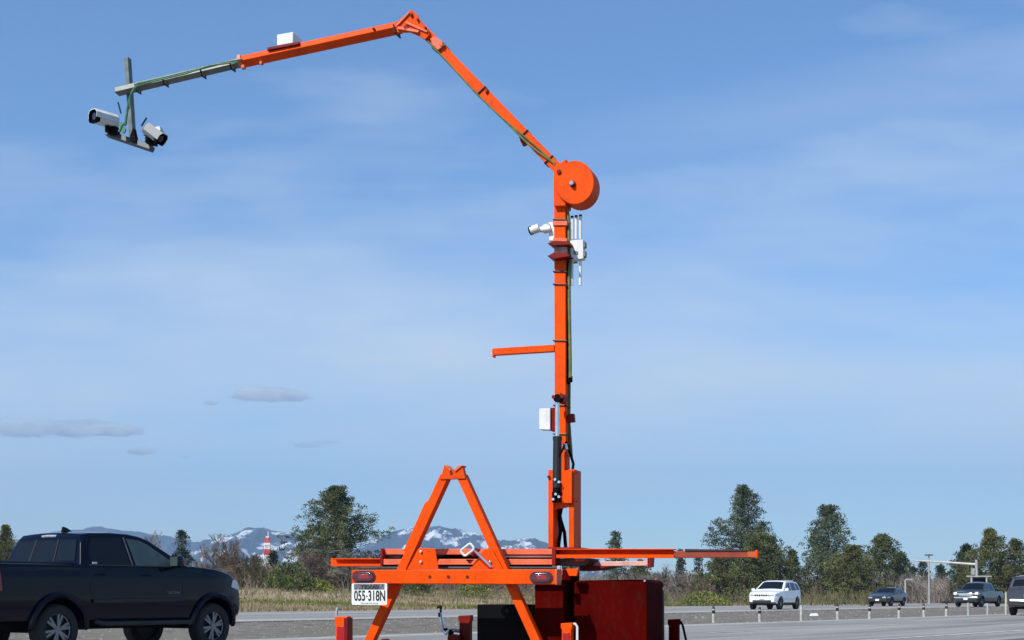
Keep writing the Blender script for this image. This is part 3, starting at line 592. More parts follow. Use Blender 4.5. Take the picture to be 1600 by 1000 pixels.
class Car:
    def __init__(s, e, top, Wd, belt, zb, wb, ra, xr, xf, tum=.32, nose=.16, tail=.08, crown=.04, sr=.07):
        s.e = e; s.top = top; s.W = Wd; s.belt = belt; s.zb = zb; s.wb = wb; s.ra = ra; s.xr = xr; s.xf = xf; s.tum = tum; s.nose = nose; s.tail = tail; s.crown = crown; s.sr = sr; s.rw = ra-.07; s.crease = ()
    def w(s, x, z):
        k = 1-s.nose*max(0, (x-(s.xf-.9))/.9)**2.6-s.tail*max(0, ((s.xr+.6)-x)/.6)**2.6
        b = s.W*k
        if z > s.belt: b -= s.tum*(z-s.belt)+.02
        else:
            t = (s.belt-z)/(s.belt-s.zb); b -= .035*max(0, t-.55)**1.5*3+.03*(1-t)**2-.012*math.sin(t*math.pi)
        if s.crease:
            for cz, a, wd in s.crease: b += a*max(0, 1-abs(z-cz)/wd)
        return b
    def zt(s, x): return interp(s.top, x)
    def zbot(s, x):
        z = interp(s.zb if isinstance(s.zb, list) else [(s.xr, s.zb), (s.xf, s.zb)], x)
        for c in (0, s.wb):
            d = abs(x-c)
            if d < s.ra: z = max(z, s.rw+math.sqrt(s.ra**2-d*d)*1.0)
        if x > s.xf-.25: z += .12*((x-(s.xf-.25))/.25)**2
        if x < s.xr+.2: z += .06*(((s.xr+.2)-x)/.2)**2
        return z
    def body(s, m, name='body'):
        xs = set(); x = s.xr
        while x < s.xf: xs.add(round(x, 4)); x += .035
        xs.add(s.xf)
        for a, _ in s.top: xs.add(round(a, 4))
        for c in (0, s.wb):
            for t in range(-24, 25): xs.add(round(c+s.ra*math.sin(t/24*math.pi/2), 4))
        xs = [x for x in sorted(xs) if s.xr <= x <= s.xf]; mb = MB(); rings = []
        for x in xs:
            zb, zt = s.zbot(x), s.zt(x); r = min(s.sr, (zt-zb)*.35); pts = []
            pts.append((x, 0, zb)); pts.append((x, s.w(x, zb)-.05, zb))
            for j in range(23): z = zb+.015+(zt-r-zb-.015)*j/22; pts.append((x, s.w(x, z), z))
            w0 = s.w(x, zt-r)
            for j in range(1, 5): a = j/4*math.pi/2; pts.append((x, w0-r*1.2*(1-math.cos(a)), zt-r+r*math.sin(a)))
            w1 = pts[-1][1]
            for j in (.7, .35, 0): pts.append((x, w1*j, zt+s.crown*(1-j*j)*(1 if zt > s.belt+.2 or 1 else 0)))
            rings.append(pts+[(p[0], -p[1], p[2]) for p in pts[-2:0:-1]])
        n = len(rings[0]); mb.v = [Vector(p) for rg in rings for p in rg]
        mb.f = [(i*n+k, i*n+(k+1) % n, (i+1)*n+(k+1) % n, (i+1)*n+k) for i in range(len(rings)-1) for k in range(n)]
        mb.f += [list(range(n))[::-1], list(range((len(rings)-1)*n, len(rings)*n))]
        return mb.build(name, m, s.e, smooth=32)
    def side(s, poly, off, m, name, parent=None, sides=(-1, 1), nx=14, nz=5):
        out = []
        for sg in sides:
            mb = MB(); x0 = min(p[0] for p in poly); x1 = max(p[0] for p in poly); cols = []
            for i in range(nx+1):
                x = x0+1e-4+(x1-x0-2e-4)*i/nx; zs = []
                for a, b in zip(poly, poly[1:]+poly[:1]):
                    if (a[0]-x)*(b[0]-x) <= 0 and a[0] != b[0]: zs.append(a[1]+(b[1]-a[1])*(x-a[0])/(b[0]-a[0]))
                lo, hi = min(zs), max(zs); cols.append([(x, sg*(s.w(x, lo+(hi-lo)*j/nz)+off), lo+(hi-lo)*j/nz) for j in range(nz+1)])
            k = nz+1
            mb.v = [Vector(p) for c in cols for p in c]; nn = len(mb.v)
            mb.f = [(i*k+j, (i+1)*k+j, (i+1)*k+j+1, i*k+j+1) for i in range(nx) for j in range(nz)]
            # give the panel a real rim thickness
            mb.v += [v-Vector((0, sg*(off+.012), 0)) for v in mb.v[:nn]]
            rim = [i*k for i in range(nx+1)]+[nx*k+j for j in range(1, k)]+[i*k+nz for i in range(nx-1, -1, -1)]+[j for j in range(nz-1, 0, -1)]
            mb.f += [(a, b, b+nn, a+nn) for a, b in zip(rim, rim[1:]+rim[:1])]
            out.append(mb.build(name, m, parent or s.e, smooth=40))
        return out
    def over(s, x0, x1, ky, off, m, name, parent=None, n=10, y0=-1, y1=1, kt=None):
        xs = [x0+(x1-x0)*i/n for i in range(n+1)]; mb = MB(); ny = 8; kt = kt or ky
        for i, x in enumerate(xs):
            z = s.zt(x); e = .01; sl = (s.zt(x+e)-s.zt(x-e))/(2*e); nv = Vector((-sl, 0, 1)).normalized(); r = s.sr
            w = (s.w(x, z-r)-r*1.2)*(ky+(kt-ky)*i/n)
            for j in range(ny+1):
                t = y0+(y1-y0)*j/ny; mb.v.append(Vector((x, t*w, z+s.crown*(1-min(1, abs(t)*ky)**2)))+nv*off)
        k = ny+1; nn = len(mb.v); mb.f = [(i*k+j, (i+1)*k+j, (i+1)*k+j+1, i*k+j+1) for i in range(n) for j in range(ny)]
        return mb.build(name, m, parent or s.e, smooth=40)
    def wheel(s, x, y, r, wd, parent, rim=RIM, spokes=6, detail=True):
        sg = 1 if y > 0 else -1; e = MB(); n = 40
        prof = [(r*.64, -wd/2), (r*.90, -wd/2), (r*.985, -wd*.40), (r, -wd*.22), (r, wd*.22), (r*.985, wd*.40), (r*.90, wd/2), (r*.64, wd/2)]
        for i in range(n):
            a = 2*math.pi*i/n
            for (rr, yy) in prof: e.v.append(Vector((x+rr*math.cos(a), y+yy, r+rr*math.sin(a))))
        q = len(prof); e.f = [(i*q+j, i*q+(j+1) % q, ((i+1) % n)*q+(j+1) % q, ((i+1) % n)*q+j) for i in range(n) for j in range(q)]
        t = e.build('wheel', TYRE, parent, smooth=35)
        b = MB(); yo = y+sg*wd*.30
        b.tube([(x, y-sg*wd*.2, r), (x, yo-sg*.05, r)], r*.64, 28); b.build('wheel_well_disc', TRIM, t, smooth=40) if detail else None
        b = MB(); cir = [(x+math.cos(a*math.pi/16)*r*.62, yo, r+math.sin(a*math.pi/16)*r*.62) for a in range(33)]
        b.tube(cir, r*.035, 6, caps=False); b.tube([(x, yo-sg*.04, r), (x, yo+sg*.03, r)], r*.14, 14)
        for k in range(spokes):
            a = 2*math.pi*k/spokes+.3
            for da in (-.16, .16) if detail else (0,):
                p0 = Vector((x+math.cos(a+da*.4)*r*.1, yo+sg*.01, r+math.sin(a+da*.4)*r*.1)); p1 = Vector((x+math.cos(a+da)*r*.61, yo+sg*.012, r+math.sin(a+da)*r*.61))
                b.bar(p0, p1, r*.105 if detail else r*.16, .03, (0, 1, 0))
        b.build('rim', rim, t, smooth=40)
        return t
    def plate(s, x, z, m=WHITE, w=.16, name='number_plate'):
        mb = MB(); mb.box((x, 0, z), (.012, w, .075)); return mb.build(name, m, s.e, bevel=.004)
def place(e, D, px, heading): e.location = ((px-800)/F*D, D, 0); e.rotation_euler = (0, 0, math.pi/2-heading)
# ---- near dark pickup
def pickup():
    hd = math.atan2(1.80, 2.70)
    e = empty('pickup_truck', (0, 0, 0), 'dark navy crew cab pickup truck in front of the bare trees', 'pickup')
    fx, fy = math.sin(hd), math.cos(hd)      # forward
    # rear right wheel outer centre is at (-6.86, 22.2); truck's right side is +90 deg from forward
    rx, ry = fy, -fx; Wd = .95
    e.location = (-6.86-rx*Wd*.93, 22.2-ry*Wd*.93, 0); e.rotation_euler = (0, 0, math.pi/2-hd)
    top = [(-1.18, 1.30), (-1.12, 1.38), (.38, 1.385), (.42, 1.40), (.56, 1.80), (.61, 1.86), (.78, 1.885), (1.2, 1.90), (1.55, 1.89), (1.78, 1.855), (1.93, 1.81), (2.60, 1.42), (2.66, 1.395), (2.9, 1.385), (3.3, 1.35), (3.65, 1.28), (3.86, 1.18), (3.94, 1.06), (3.98, .92)]
    c = Car(e, top, Wd, 1.32, .52, 3.235, 
            .50, -1.18, 3.98, tum=.40, nose=.17, tail=.02, crown=.03, sr=.06); c.rw = .385; c.crease = ((1.19, .010, .14), (.86, -.006, .20), (.66, .006, .12))
    PA = mat('dark_navy_car_paint', (.0010, .0017, .009), .12, var=.2, vscale=1.2, coat=.25, spec=.12)
    c.body(PA)
    # bed well
    mb = MB(); mb.box((-.38, 0, 1.36), (.70, .78, .06)); mb.build('bed_cover', TRIM, e, bevel=.01)
    for nm, lab in (('rear', 0), ('front', 1)):
        pass
    c.side([(.64, 1.385), (.64, 1.55), (.72, 1.76), (.80, 1.80), (1.38, 1.82), (1.42, 1.385)], .004, GLASS, 'side_window')
    c.side([(1.50, 1.385), (1.47, 1.815), (1.72, 1.79), (1.88, 1.73), (2.37, 1.43), (2.37, 1.385)], .004, GLASSG, 'side_window')
    for sg in (-1, 1):    # window frame lines and pillar
        mb = MB(); P3 = lambda x, z, o=.012: (x, sg*(c.w(x, z)+o), z)
        mb.tube([P3(.58, 1.375), P3(1.0, 1.375), P3(1.5, 1.375), P3(2.0, 1.375), P3(2.45, 1.375)], .011, 6); mb.build('belt_trim', CHROME if False else TRIM, e)
        mb = MB(); mb.tube([P3(1.45, 1.385), P3(1.41, 1.83)], .012, 6); mb.build('pillar_trim', RIM, e)
        # door seams
        mb = MB()
        for pl in ([(.60, 1.36), (.58, 1.1), (.56, .94)], [(1.47, 1.36), (1.47, .56)], [(2.46, 1.36), (2.48, 1.1), (2.50, .9), (2.50, .58)], [(.42, 1.375), (.42, .97)]):
            mb.tube([P3(x, z, -.002) for x, z in pl], .006, 5)
        mb.build('door_seam', BLKP, e)
        for hx in (.68, 1.60):
            mb = MB(); mb.tube([P3(hx, 1.235, .0), P3(hx+.02, 1.24, .035), P3(hx+.18, 1.24, .035), P3(hx+.2, 1.235, .0)], .014, 8); mb.build('door_handle', PA, e)
        mb = MB(); mb.tube([P3(.62, .82, .008), P3(1.3, .825, .014), P3(2.5, .84, .012)], .035, 8); mb.build('side_moulding', TRIM, e)
        # flares
        for cx in (0, c.wb):
            mb = MB(); pts = []
            for k in range(-13, 14):
                a = k/13*R(96); x = cx+math.sin(a)*(c.ra+.02); z = .385+math.cos(a)*(c.ra+.03)
                if z < .42: z = .42
                pts.append(Vector((x, sg*(c.w(min(x, 3.98), z)+.015), z)))
            mb.tube(pts, .052, 8); mb.build('fender_flare', PA, e)
        # running board
        mb = MB(); mb.tube([(.72, sg*.90, .50), (.80, sg*1.0, .47), (2.62, sg*1.0, .47), (2.70, sg*.90, .50)], .038, 8)
        for x in (1.0, 1.7, 2.4): mb.tube([(x, sg*1.0, .47), (x, sg*.75, .52)], .02, 6)
        mb.build('running_board', TRIM, e)
        # mirror
        mb = MB(); cx, cy, cz = 2.28, sg*(c.w(2.28, 1.4)+.15), 1.46
        vs = []; n = 14
        for (dx, k) in ((-.075, .80), (-.06, 1), (.02, 1), (.075, .72), (.09, .3)):
            for i in range(n): a = 2*math.pi*i/n; vs.append((cx+dx, cy+math.copysign(abs(math.cos(a))**.7, math.cos(a))*.115*k, cz+math.copysign(abs(math.sin(a))**.7, math.sin(a))*.105*k))
        mb.add(vs, [(j*n+i, j*n+(i+1) % n, (j+1)*n+(i+1) % n, (j+1)*n+i) for j in range(4) for i in range(n)]+[tuple(range(n)), tuple(range(4*n, 5*n))])
        mb.tube([(cx, cy, cz-.06), (cx+.02, sg*(c.w(2.3, 1.36)-.01), 1.37)], .03, 8)
        mr = mb.build('mirror', PA, e)
        mb = MB(); mb.box((cx-.078, cy, cz), (.004, .085, .075)); mb.build('mirror_glass', GLASSG, mr, bevel=.003)
        for x in (0, c.wb): c.wheel(x, sg*.80, .388, .25, e)
        c.side([(3.66, 1.05), (3.70, 1.16), (3.82, 1.17), (3.93, 1.06), (3.93, .99)], .012, LAMPG, 'headlight', sides=(sg,))
        c.side([(-1.17, .98), (-1.17, 1.29), (-1.06, 1.29), (-1.03, .98)], .010, TAIL, 'tail_light', sides=(sg,))
        # mud guard and inner arch
        mb = MB(); mb.box((.50, sg*.80, .55), (.012, .12, .17)); mb.box((3.73, sg*.80, .55), (.012, .12, .15)); mb.build('mud_flap', TRIM, e)
    c.over(1.98, 2.55, .97, .006, GLASS, 'windshield')
    # rear window: main panes with a slider
    def rearpane(y0, y1, name, m, off):
        mb = MB(); vs = []
        for z in (1.44, 1.55, 1.66, 1.77):
            x = interp([(1.40, .42), (1.80, .56)], z)
            for y in (y0, y0+(y1-y0)/2, y1):
                vs.append((x-off, y*(1-(z-1.44)*.35), z))
        mb.add(vs, [(r*3+k, r*3+k+1, (r+1)*3+k+1, (r+1)*3+k) for r in range(3) for k in range(2)]); mb.build(name, m, e)
    rearpane(-.77, -.30, 'rear_window', GLASS, .012); rearpane(-.285, .285, 'rear_window', GLASS, .016); rearpane(.30, .77, 'rear_window', GLASS, .012)
    for y in (-.2925, .2925): mb = MB(); mb.bar((.43-.012, y, 1.43), (.555-.012, y*.9, 1.78), .02, .02, (1, 0, 0)); mb.build('rear_window_frame', TRIM, e)
    mb = MB(); mb.tube([(.575, -.17, 1.835), (.565, 0, 1.84), (.575, .17, 1.835)], .022, 8); mb.build('brake_light', LAMPG, e)
    # shark fin
    mb = MB(); mb.prism([(.80, -.02, 1.905), (1.02, -.02, 1.92), (.90, -.01, 1.985), (.84, -.01, 2.0)], (0, .04, 0)); mb.build('antenna_fin', PA, e, bevel=.006)
    mb = MB(); mb.tube([(-1.20, -.93, .70), (-1.30, -.8, .66), (-1.32, 0, .66), (-1.30, .8, .66), (-1.20, .93, .70)], .09, 10); mb.build('rear_bumper', TRIM, e)
    mb = MB(); mb.tube([(3.74, -.84, .66), (3.93, -.68, .64), (4.02, 0, .64), (3.93, .68, .64), (3.74, .84, .66)], .12, 10); mb.build('front_bumper', PA, e)
    mb = MB(); mb.bar((-1.1, 0, .46), (3.9, 0, .46), 1.2, .16, (0, 0, 1)); mb.tube([(0, -.7, .39), (0, .7, .39)], .06, 8); mb.tube([(3.235, -.7, .39), (3.235, .7, .39)], .05, 8); mb.tube([(.6, -.35, .42), (-1.25, -.5, .42)], .04, 8); mb.build('chassis', BLKP, e)
    mb = MB(); mb.box((-1.186, 0, 1.0), (.006, .70, .26)); mb.build('tailgate', PA, e, bevel=.004)
    # badge on the right front door
    M = Matrix.Translation((2.28, -(c.w(2.28, .95)+.006), .95)) @ Matrix.Rotation(R(90), 4, 'X')
    text_mesh('TACOMA', .058, RIM, 'badge', e, M, 1.1, .003)
    mb = MB(); mb.box((.70, -(c.w(.70, 1.41)+.008), 1.41), (.045, .003, .014)); mb.build('window_sticker', WHITE, e)
    # seats seen through the glass are suggested by a solid interior shape
pickup()
def suv(px, yb, heading, label, paint, top, Wd, belt, wb, xr, xf, name='suv', r=.37, cat='car', winz=None, D=None, pick=False, trimlow=True, headl=True):
    D = D or EYE*F/(yb-HZ); e = empty(name, (0, 0, 0), label, cat, 'vehicles on the highway')
    place(e, D, px, heading)
    # shift so that the vehicle centre sits at px
    cx = (xr+xf)/2; e.location.x -= math.sin(heading)*cx; e.location.y -= math.cos(heading)*cx
    c = Car(e, top, Wd, belt, .36, wb, r+.07, xr, xf, tum=.36, nose=.2, tail=.12); c.rw = r
    c.body(paint)
    for w in winz['side']: c.side(w, .004, GLASS, 'side_window')
    c.over(*winz['wind'], .93, .006, GLASS, 'windshield')
    if 'rear' in winz: c.over(*winz['rear'], .90, .006, GLASS, 'rear_window')
    for sg in (-1, 1):
        for x in (0, wb): c.wheel(x, sg*(Wd-.13), r, .23, e, detail=False)
        hx = xf-.30
        hz = c.zt(xf-.35)
        c.side([(xf-.36, hz-.20), (xf-.36, hz-.08), (xf-.12, hz-.10), (xf-.07, hz-.19)], .012, LAMPG, 'headlight', sides=(sg,))
        mb = MB(); mb.box((xf+.002, sg*(Wd*.60), hz-.17), (.03, Wd*.17, .05)); mb.build('headlight', LAMPG, e, bevel=.01)
        c.side([(xr+.02, belt-.22), (xr+.02, belt), (xr+.2, belt), (xr+.22, belt-.22)], .010, TAIL, 'tail_light', sides=(sg,))
        mx = winz['wind'][1]-.12
        mb = MB(); mb.tube([(mx, sg*(c.w(mx, belt)-.02), belt+.02), (mx+.02, sg*(c.w(mx, belt)+.10), belt+.06)], .03, 6); mb.box((mx, sg*(c.w(mx, belt)+.14), belt+.10), (.06, .10, .08)); mb.build('mirror', paint, e, bevel=.03)
        if trimlow: c.side([(r+.12, .37), (r+.12, .44), (wb-r-.12, .44), (wb-r-.12, .37)], .008, TRIM, 'sill_trim', sides=(sg,))
        mb = MB(); mb.box((xf-.06, sg*(Wd*.64), .52), (.05, .09, .05)); mb.build('fog_lamp', TRIM, e, bevel=.01)
        mb = MB()
        for xx in (wb*.36, wb*.72): mb.tube([(xx, sg*(c.w(xx, belt-.03)-.001), belt-.03), (xx, sg*(c.w(xx, .5)-.001), .5)], .006, 4)
        mb.build('door_seam', BLKP, e)
    mb = MB(); gh = c.zt(xf-.35)
    for k in range(7): mb.box((xf+.012, (k-3)*Wd*.145, gh-.18), (.018, Wd*.055, .055))
    mb.build('grille', TRIM, e, bevel=.008)
    mb = MB(); mb.box((xf-.005, 0, .50), (.035, Wd*.60, .085)); mb.box((xf-.10, 0, .40), (.08, Wd*.86, .05)); mb.build('lower_grille', TRIM, e, bevel=.015)
    mb = MB(); mb.box((xr-.01, 0, .52), (.05, Wd*.82, .10)); mb.build('rear_bumper', TRIM, e, bevel=.02)
    mb = MB(); mb.box(((xr+xf)/2, 0, .33), ((xf-xr)/2-.4, Wd-.3, .05)); mb.build('chassis', BLKP, e)
    return e, c
SUVTOP = [(-.92, .9), (-.90, 1.08), (-.78, 1.22), (-.55, 1.62), (-.40, 1.70), (.3, 1.755), (1.0, 1.76), (1.55, 1.72), (2.42, 1.20), (2.5, 1.16), (3.0, 1.12), (3.45, 1.04), (3.62, .95), (3.68, .82)]
SW = dict(side=[[(-.60, 1.20), (-.50, 1.42), (-.32, 1.60), (.05, 1.64), (.08, 1.20)], [(.15, 1.18), (.15, 1.65), (.95, 1.66), (1.0, 1.17)], [(1.07, 1.17), (1.04, 1.66), (1.45, 1.63), (2.12, 1.22), (2.12, 1.17)]], wind=(1.62, 2.36), rear=(-.76, -.58))
PWHITE = mat('white_car_paint', (.78, .78, .77), .25, var=.05, coat=.8)
PGREY = mat('grey_car_paint', (.045, .043, .05), .3, .4, var=.1, coat=.8)
PDARK = mat('charcoal_car_paint', (.03, .037, .045), .3, .3, var=.1, coat=.8)
PBLK = mat('dark_green_black_paint', (.028, .034, .034), .3, .2, var=.1, coat=.8)
toward = lambda px, deg: math.pi+math.atan((px-800)/F)+R(deg)
e, c = suv(1211, 952.3, toward(1211, 20), 'white suv driving toward the viewer below the tallest pine', PWHITE, SUVTOP, .97, 1.12, 2.91, -.92, 3.68, winz=SW, r=.38)
mb = MB(); mb.box((3.71, 0, .63), (.012, .15, .05)); mb.build('emblem_strip', CHROME, e)
for sg in (-1, 1): mb = MB(); mb.tube([(-.2, sg*.62, 1.80), (1.3, sg*.62, 1.80)], .018, 6); mb.build('roof_rail', CHROME, e)
SEDTOP = [(-1.05, .85), (-1.02, 1.0), (-.6, 1.05), (-.35, 1.12), (.25, 1.40), (.9, 1.46), (1.25, 1.43), (2.05, 1.03), (2.15, .99), (2.9, .92), (3.45, .80), (3.55, .68)]
e, c = suv(1387, 947, toward(1387, 20), 'dark sedan with white number plate driving toward the viewer', PDARK, SEDTOP, .92, .96, 2.75, -1.05, 3.55, name='sedan_car', winz=dict(side=[[(-.10, 1.0), (.28, 1.30), (.75, 1.36), (.78, .99)], [(.86, .99), (.84, 1.36), (1.15, 1.34), (1.8, 1.0), (1.8, .98)]], wind=(1.33, 2.0), rear=(-.3, .2)), r=.33)
c.plate(3.60, .50)
PICTOP = [(-1.2, 1.05), (-1.18, 1.15), (.70, 1.15), (.74, 1.17), (.92, 1.70), (1.1, 1.80), (1.9, 1.83), (2.35, 1.76), (3.05, 1.24), (3.12, 1.20), (3.7, 1.17), (4.1, 1.10), (4.22, 1.0), (4.25, .85)]
e, c = suv(1530, 948.2, toward(1530, 20), 'dark pickup truck with silver front under the message board', PBLK, PICTOP, .98, 1.14, 3.5, -1.2, 4.25, name='far_pickup_truck', cat='pickup', winz=dict(side=[[(1.0, 1.2), (1.05, 1.62), (1.25, 1.70), (1.85, 1.72), (1.88, 1.2)], [(1.96, 1.2), (1.94, 1.72), (2.3, 1.67), (2.8, 1.24), (2.8, 1.2)]], wind=(2.42, 3.0)), r=.39)
mb = MB(); mb.box((4.26, 0, .93), (.03, .52, .11)); mb.box((4.25, 0, .70), (.05, .9, .06)); mb.build('chrome_grille', CHROME, e, bevel=.02)
for sg in (-1, 1): mb = MB(); mb.box((4.2, sg*.80, .99), (.09, .13, .11)); mb.build('bright_headlight', mat('silver_paint', (.7, .7, .7), .25, .2), e, bevel=.03)
c.plate(4.33, .60)
e, c = suv(1625, 961, RT-R(4), 'grey suv cut off at the right edge, seen from behind', PGREY, SUVTOP, .97, 1.12, 2.91, -.92, 3.68, winz=SW, r=.38)
c.plate(-.94, .88); mb = MB(); mb.tube([(-.95, -.75, .66), (-.99, 0, .64), (-.95, .75, .66)], .07, 8); mb.build('chrome_bumper', CHROME, e)
for (px, w, h, lb) in ((1437, 12, 7, 'tiny white van parked far off left of the light pole base'), (1473, 15, 8, 'tiny white van parked far off right of the light pole base')):
    D = 260; s = D/F; b = P(px, 936, D); b.z = .2; e = empty('white_van', b, lb, 'van', 'distant white vehicles'); e['_w'] = tuple(b)
    mb = MB(); x, y, z = b; L2 = w*s; hh = h*s
    mb.prism([(x-L2, y, z+.25), (x-L2, y, z+hh*.9), (x-L2*.85, y, z+hh*1.15), (x+L2*.35, y, z+hh*1.15), (x+L2*.7, y, z+hh*.7), (x+L2, y, z+hh*.55), (x+L2, y, z+.25)], (0, 1.7, 0)); mb.build('body', PWHITE, e, bevel=.06)
    mb = MB(); mb.prism([(x+L2*.05, y-.01, z+hh*.65), (x+L2*.05, y-.01, z+hh*1.02), (x+L2*.33, y-.01, z+hh*1.02), (x+L2*.6, y-.01, z+hh*.65)], (0, 1.72, 0)); mb.build('side_window', GLASS, e)
    for dx in (-.6, .6): mb = MB(); mb.tube([(x+L2*dx, y-.03, z+.1), (x+L2*dx, y+1.73, z+.1)], .32, 16); mb.build('wheel', TYRE, e)
# ---------------------------------------------------------------- the orange mast trailer
YA = R(17); AX = Vector((math.sin(YA), math.cos(YA), 0)); RX = Vector((math.cos(YA), -math.sin(YA), 0)); UP = Vector((0, 0, 1))
D0 = 10.7; P0 = P(711, HZ, D0)
def T(px, py, off=0):
    u = (px-800)/F; t = ((P0.x*AX.x+P0.y*AX.y)+off)/(u*AX.x+AX.y)
    return Vector((u*t, t, EYE+(HZ-py)/F*t))
TR = empty('mast_trailer', (P0.x, P0.y+1.2, 0), 'bright orange steel trailer carrying a tall bent camera mast', 'trailer'); TR['_w'] = tuple(TR.location)
class B2(MB):
    def build(s, name, material, parent=None, bevel=.003, smooth=40, label=None):
        parent = parent or TR
        s2 = MB(); s2.v = s.v; s2.f = s.f
        o = MB.build(s2, name, material, None, bevel, smooth)
        for v in o.data.vertices: v.co -= Vector(TR.location)
        o.parent = parent
        if label: o['label'] = label
        return o
    def split(s, name, material, parent=None, bevel=.002):      # every piece its own object
        for k, (v0, f0) in enumerate(s.cuts):
            v1, f1 = s.cuts[k+1] if k+1 < len(s.cuts) else (len(s.v), len(s.f))
            n = B2(); n.v = s.v[v0:v1]; n.f = [[i-v0 for i in f] for f in s.f[f0:f1]]; n.build(name, material, parent, bevel)
    def poly(s, pts, off, th): return s.prism([T(x, y, off) for x, y in pts], AX*th)
    def b(s, a, c, w, th, off, roll=0):          # bar in the plane; w in px
        p, q = T(*a, off+th/2), T(*c, off+th/2); k = (p.y+q.y)/2/F
        return s.bar(p, q, w*k, th, AX, roll)
    def disc(s, c, rpx, off, th, n=24): p = T(*c, off); return s.tube([p, p+AX*th], rpx*p.y/F, n)
    def line(s, pts, off, r, n=6): return s.tube([T(x, y, off) for x, y in pts], r, n)
def channel(x0, x1, yt, yb, off, name, m=ORANGE, depth=.05, lip=3.0, tl=2.0, dy=0):
    b = B2(); b.poly([(x0, yt), (x1, yt+dy), (x1, yb+dy), (x0, yb)], off+depth, .006)
    b.poly([(x0, yt), (x1, yt+dy), (x1, yt+tl+dy), (x0, yt+tl)], off, depth+.003)
    # lower flange is a sloping lip that catches the light
    b.prism([T(x0, yb-lip, off), T(x0, yb, off), T(x0, yb, off+depth+.003), T(x0, yb-tl*.6, off+depth+.003)], T(x1, yb+dy, off)-T(x0, yb, off))
    return b.build(name, m)
# rear beam
b = B2(); b.poly([(549, 890.5), (868, 889.5), (868, 913.5), (549, 912)], 0, .10); beam = b.build('rear_beam', ORANGE, bevel=.006)
b = B2()
for x in (671.5, 700.5, 730): b.disc((x, 901.3), 2.6, -.003, .01, 14)
b.split('bolt_hole', HOLE, beam, bevel=0)
b = B2(); b.poly([(867.5, 889), (870, 889), (870, 914), (867.5, 914)], -.012, .125); b.build('end_cap', ORANGE2, beam)
for cx, cy in ((568, 901), (845.5, 902.3)):
    def oval(hw, hh, n=12):
        pts = []
        for sg in (1, -1):
            for k in range(n+1): a = math.pi/2-math.pi*k/n; pts.append((cx+sg*(hw-hh)+sg*math.cos(a)*hh, cy-sg*math.sin(a)*hh))
        return pts
    b = B2(); b.poly(oval(18.2, 9.6), -.008, .02); l = b.build('tail_light', BLKP if False else mat('purple_black_rubber', (.06, .02, .03), .5, var=.4, vscale=60), bevel=.002)
    b = B2(); b.poly(oval(15.5, 7.2), -.014, .02); b.build('lens', LENSRED, l, bevel=.004)
    b = B2(); b.poly([(cx-9, cy-3), (cx-5, cy-4), (cx+7, cy-3.4), (cx+10, cy+1), (cx+7, cy+4), (cx-6, cy+3.6)], -.016, .01); b.build('lens_centre', LENSIN, l, bevel=.002)
# A frame
LG = [('left', (699, 742), (550, 1130), 18), ('right', (716, 742), (893, 1127), 17)]
b = B2(); b.b((697, 744), (525.5, 1118), 13.8, .085, .105); b.build('frame_leg', ORANGE, bevel=.004)
b = B2(); b.b((722.5, 744), (892.5, 1118), 13.8, .085, .105); b.build('frame_leg', ORANGE, bevel=.004)
b = B2(); b.poly([(687.5, 749), (694, 727), (699, 728), (707, 736), (710, 736), (717, 728), (722, 727), (727.5, 748)], .095, .05); pk = b.build('cradle_plate', ORANGE)
b = B2(); b.poly([(693, 726), (697, 726.5), (705, 734), (703, 737)], .085, .10); b.poly([(722.5, 727), (717, 727), (709, 734.5), (711, 737), (720, 730)], .085, .10); b.split('cradle_hook', ORANGE2, pk)
b = B2(); b.disc((705, 739.5), 2.4, .092, .01, 14); b.build('bolt_hole', HOLE, pk, bevel=0)
b = B2(); b.poly([(663, 787), (666.5, 783), (674, 784), (640, 860), (630, 861)], .12, .05); b.build('leg_doubler', ORANGE)
b = B2(); b.poly([(636, 889.5), (653, 858), (657, 856), (680, 857), (685, 889.5)], .075, .008); g1 = b.build('gusset_plate', ORANGE, bevel=.002)
b = B2(); b.poly([(734, 889.5), (735, 888), (757, 858), (768, 856.5), (786, 889.5)], .075, .008); g2 = b.build('gusset_plate', ORANGE, bevel=.002)
for g, pts in ((g1, ((657, 861.5), (657, 877.5))), (g2, ((765, 878),))):
    for p in pts: b = B2(); b.disc(p, 2.3, .06, .02, 6); b.build('bolt', CHROME, g, bevel=.001)
# hitch pin handle
b = B2(); cx, cy, an = 730.5, 859, R(-38)
def rr(hw, hh, r, n=5):
    out = []
    for (sx, sy, a0) in ((1, -1, -90), (1, 1, 0), (-1, 1, 90), (-1, -1, 180)):
        for k in range(n+1): a = R(a0+90*k/n); x = sx*(hw-r)+math.cos(a)*r; y = sy*(hh-r)+math.sin(a)*r; out.append((cx+x*math.cos(an)-y*math.sin(an), cy+x*math.sin(an)+y*math.cos(an)))
    return out
ring = rr(9.8, 5.6, 3.4); b.line(ring+ring[:2], .02, .0085, 8); hnd = b.build('draw_handle', WHITE, bevel=0)
b = B2(); b.line([(739, 858), (768, 886)], .035, .011, 10); b.build('handle_rod', CHROME, hnd, bevel=0)
b = B2(); b.poly([(733, 862), (742, 856), (750, 858), (739, 871)], .05, .03); b.poly([(727, 874), (740, 874), (733.5, 881)], .05, .02); b.build('handle_bracket', DRED)
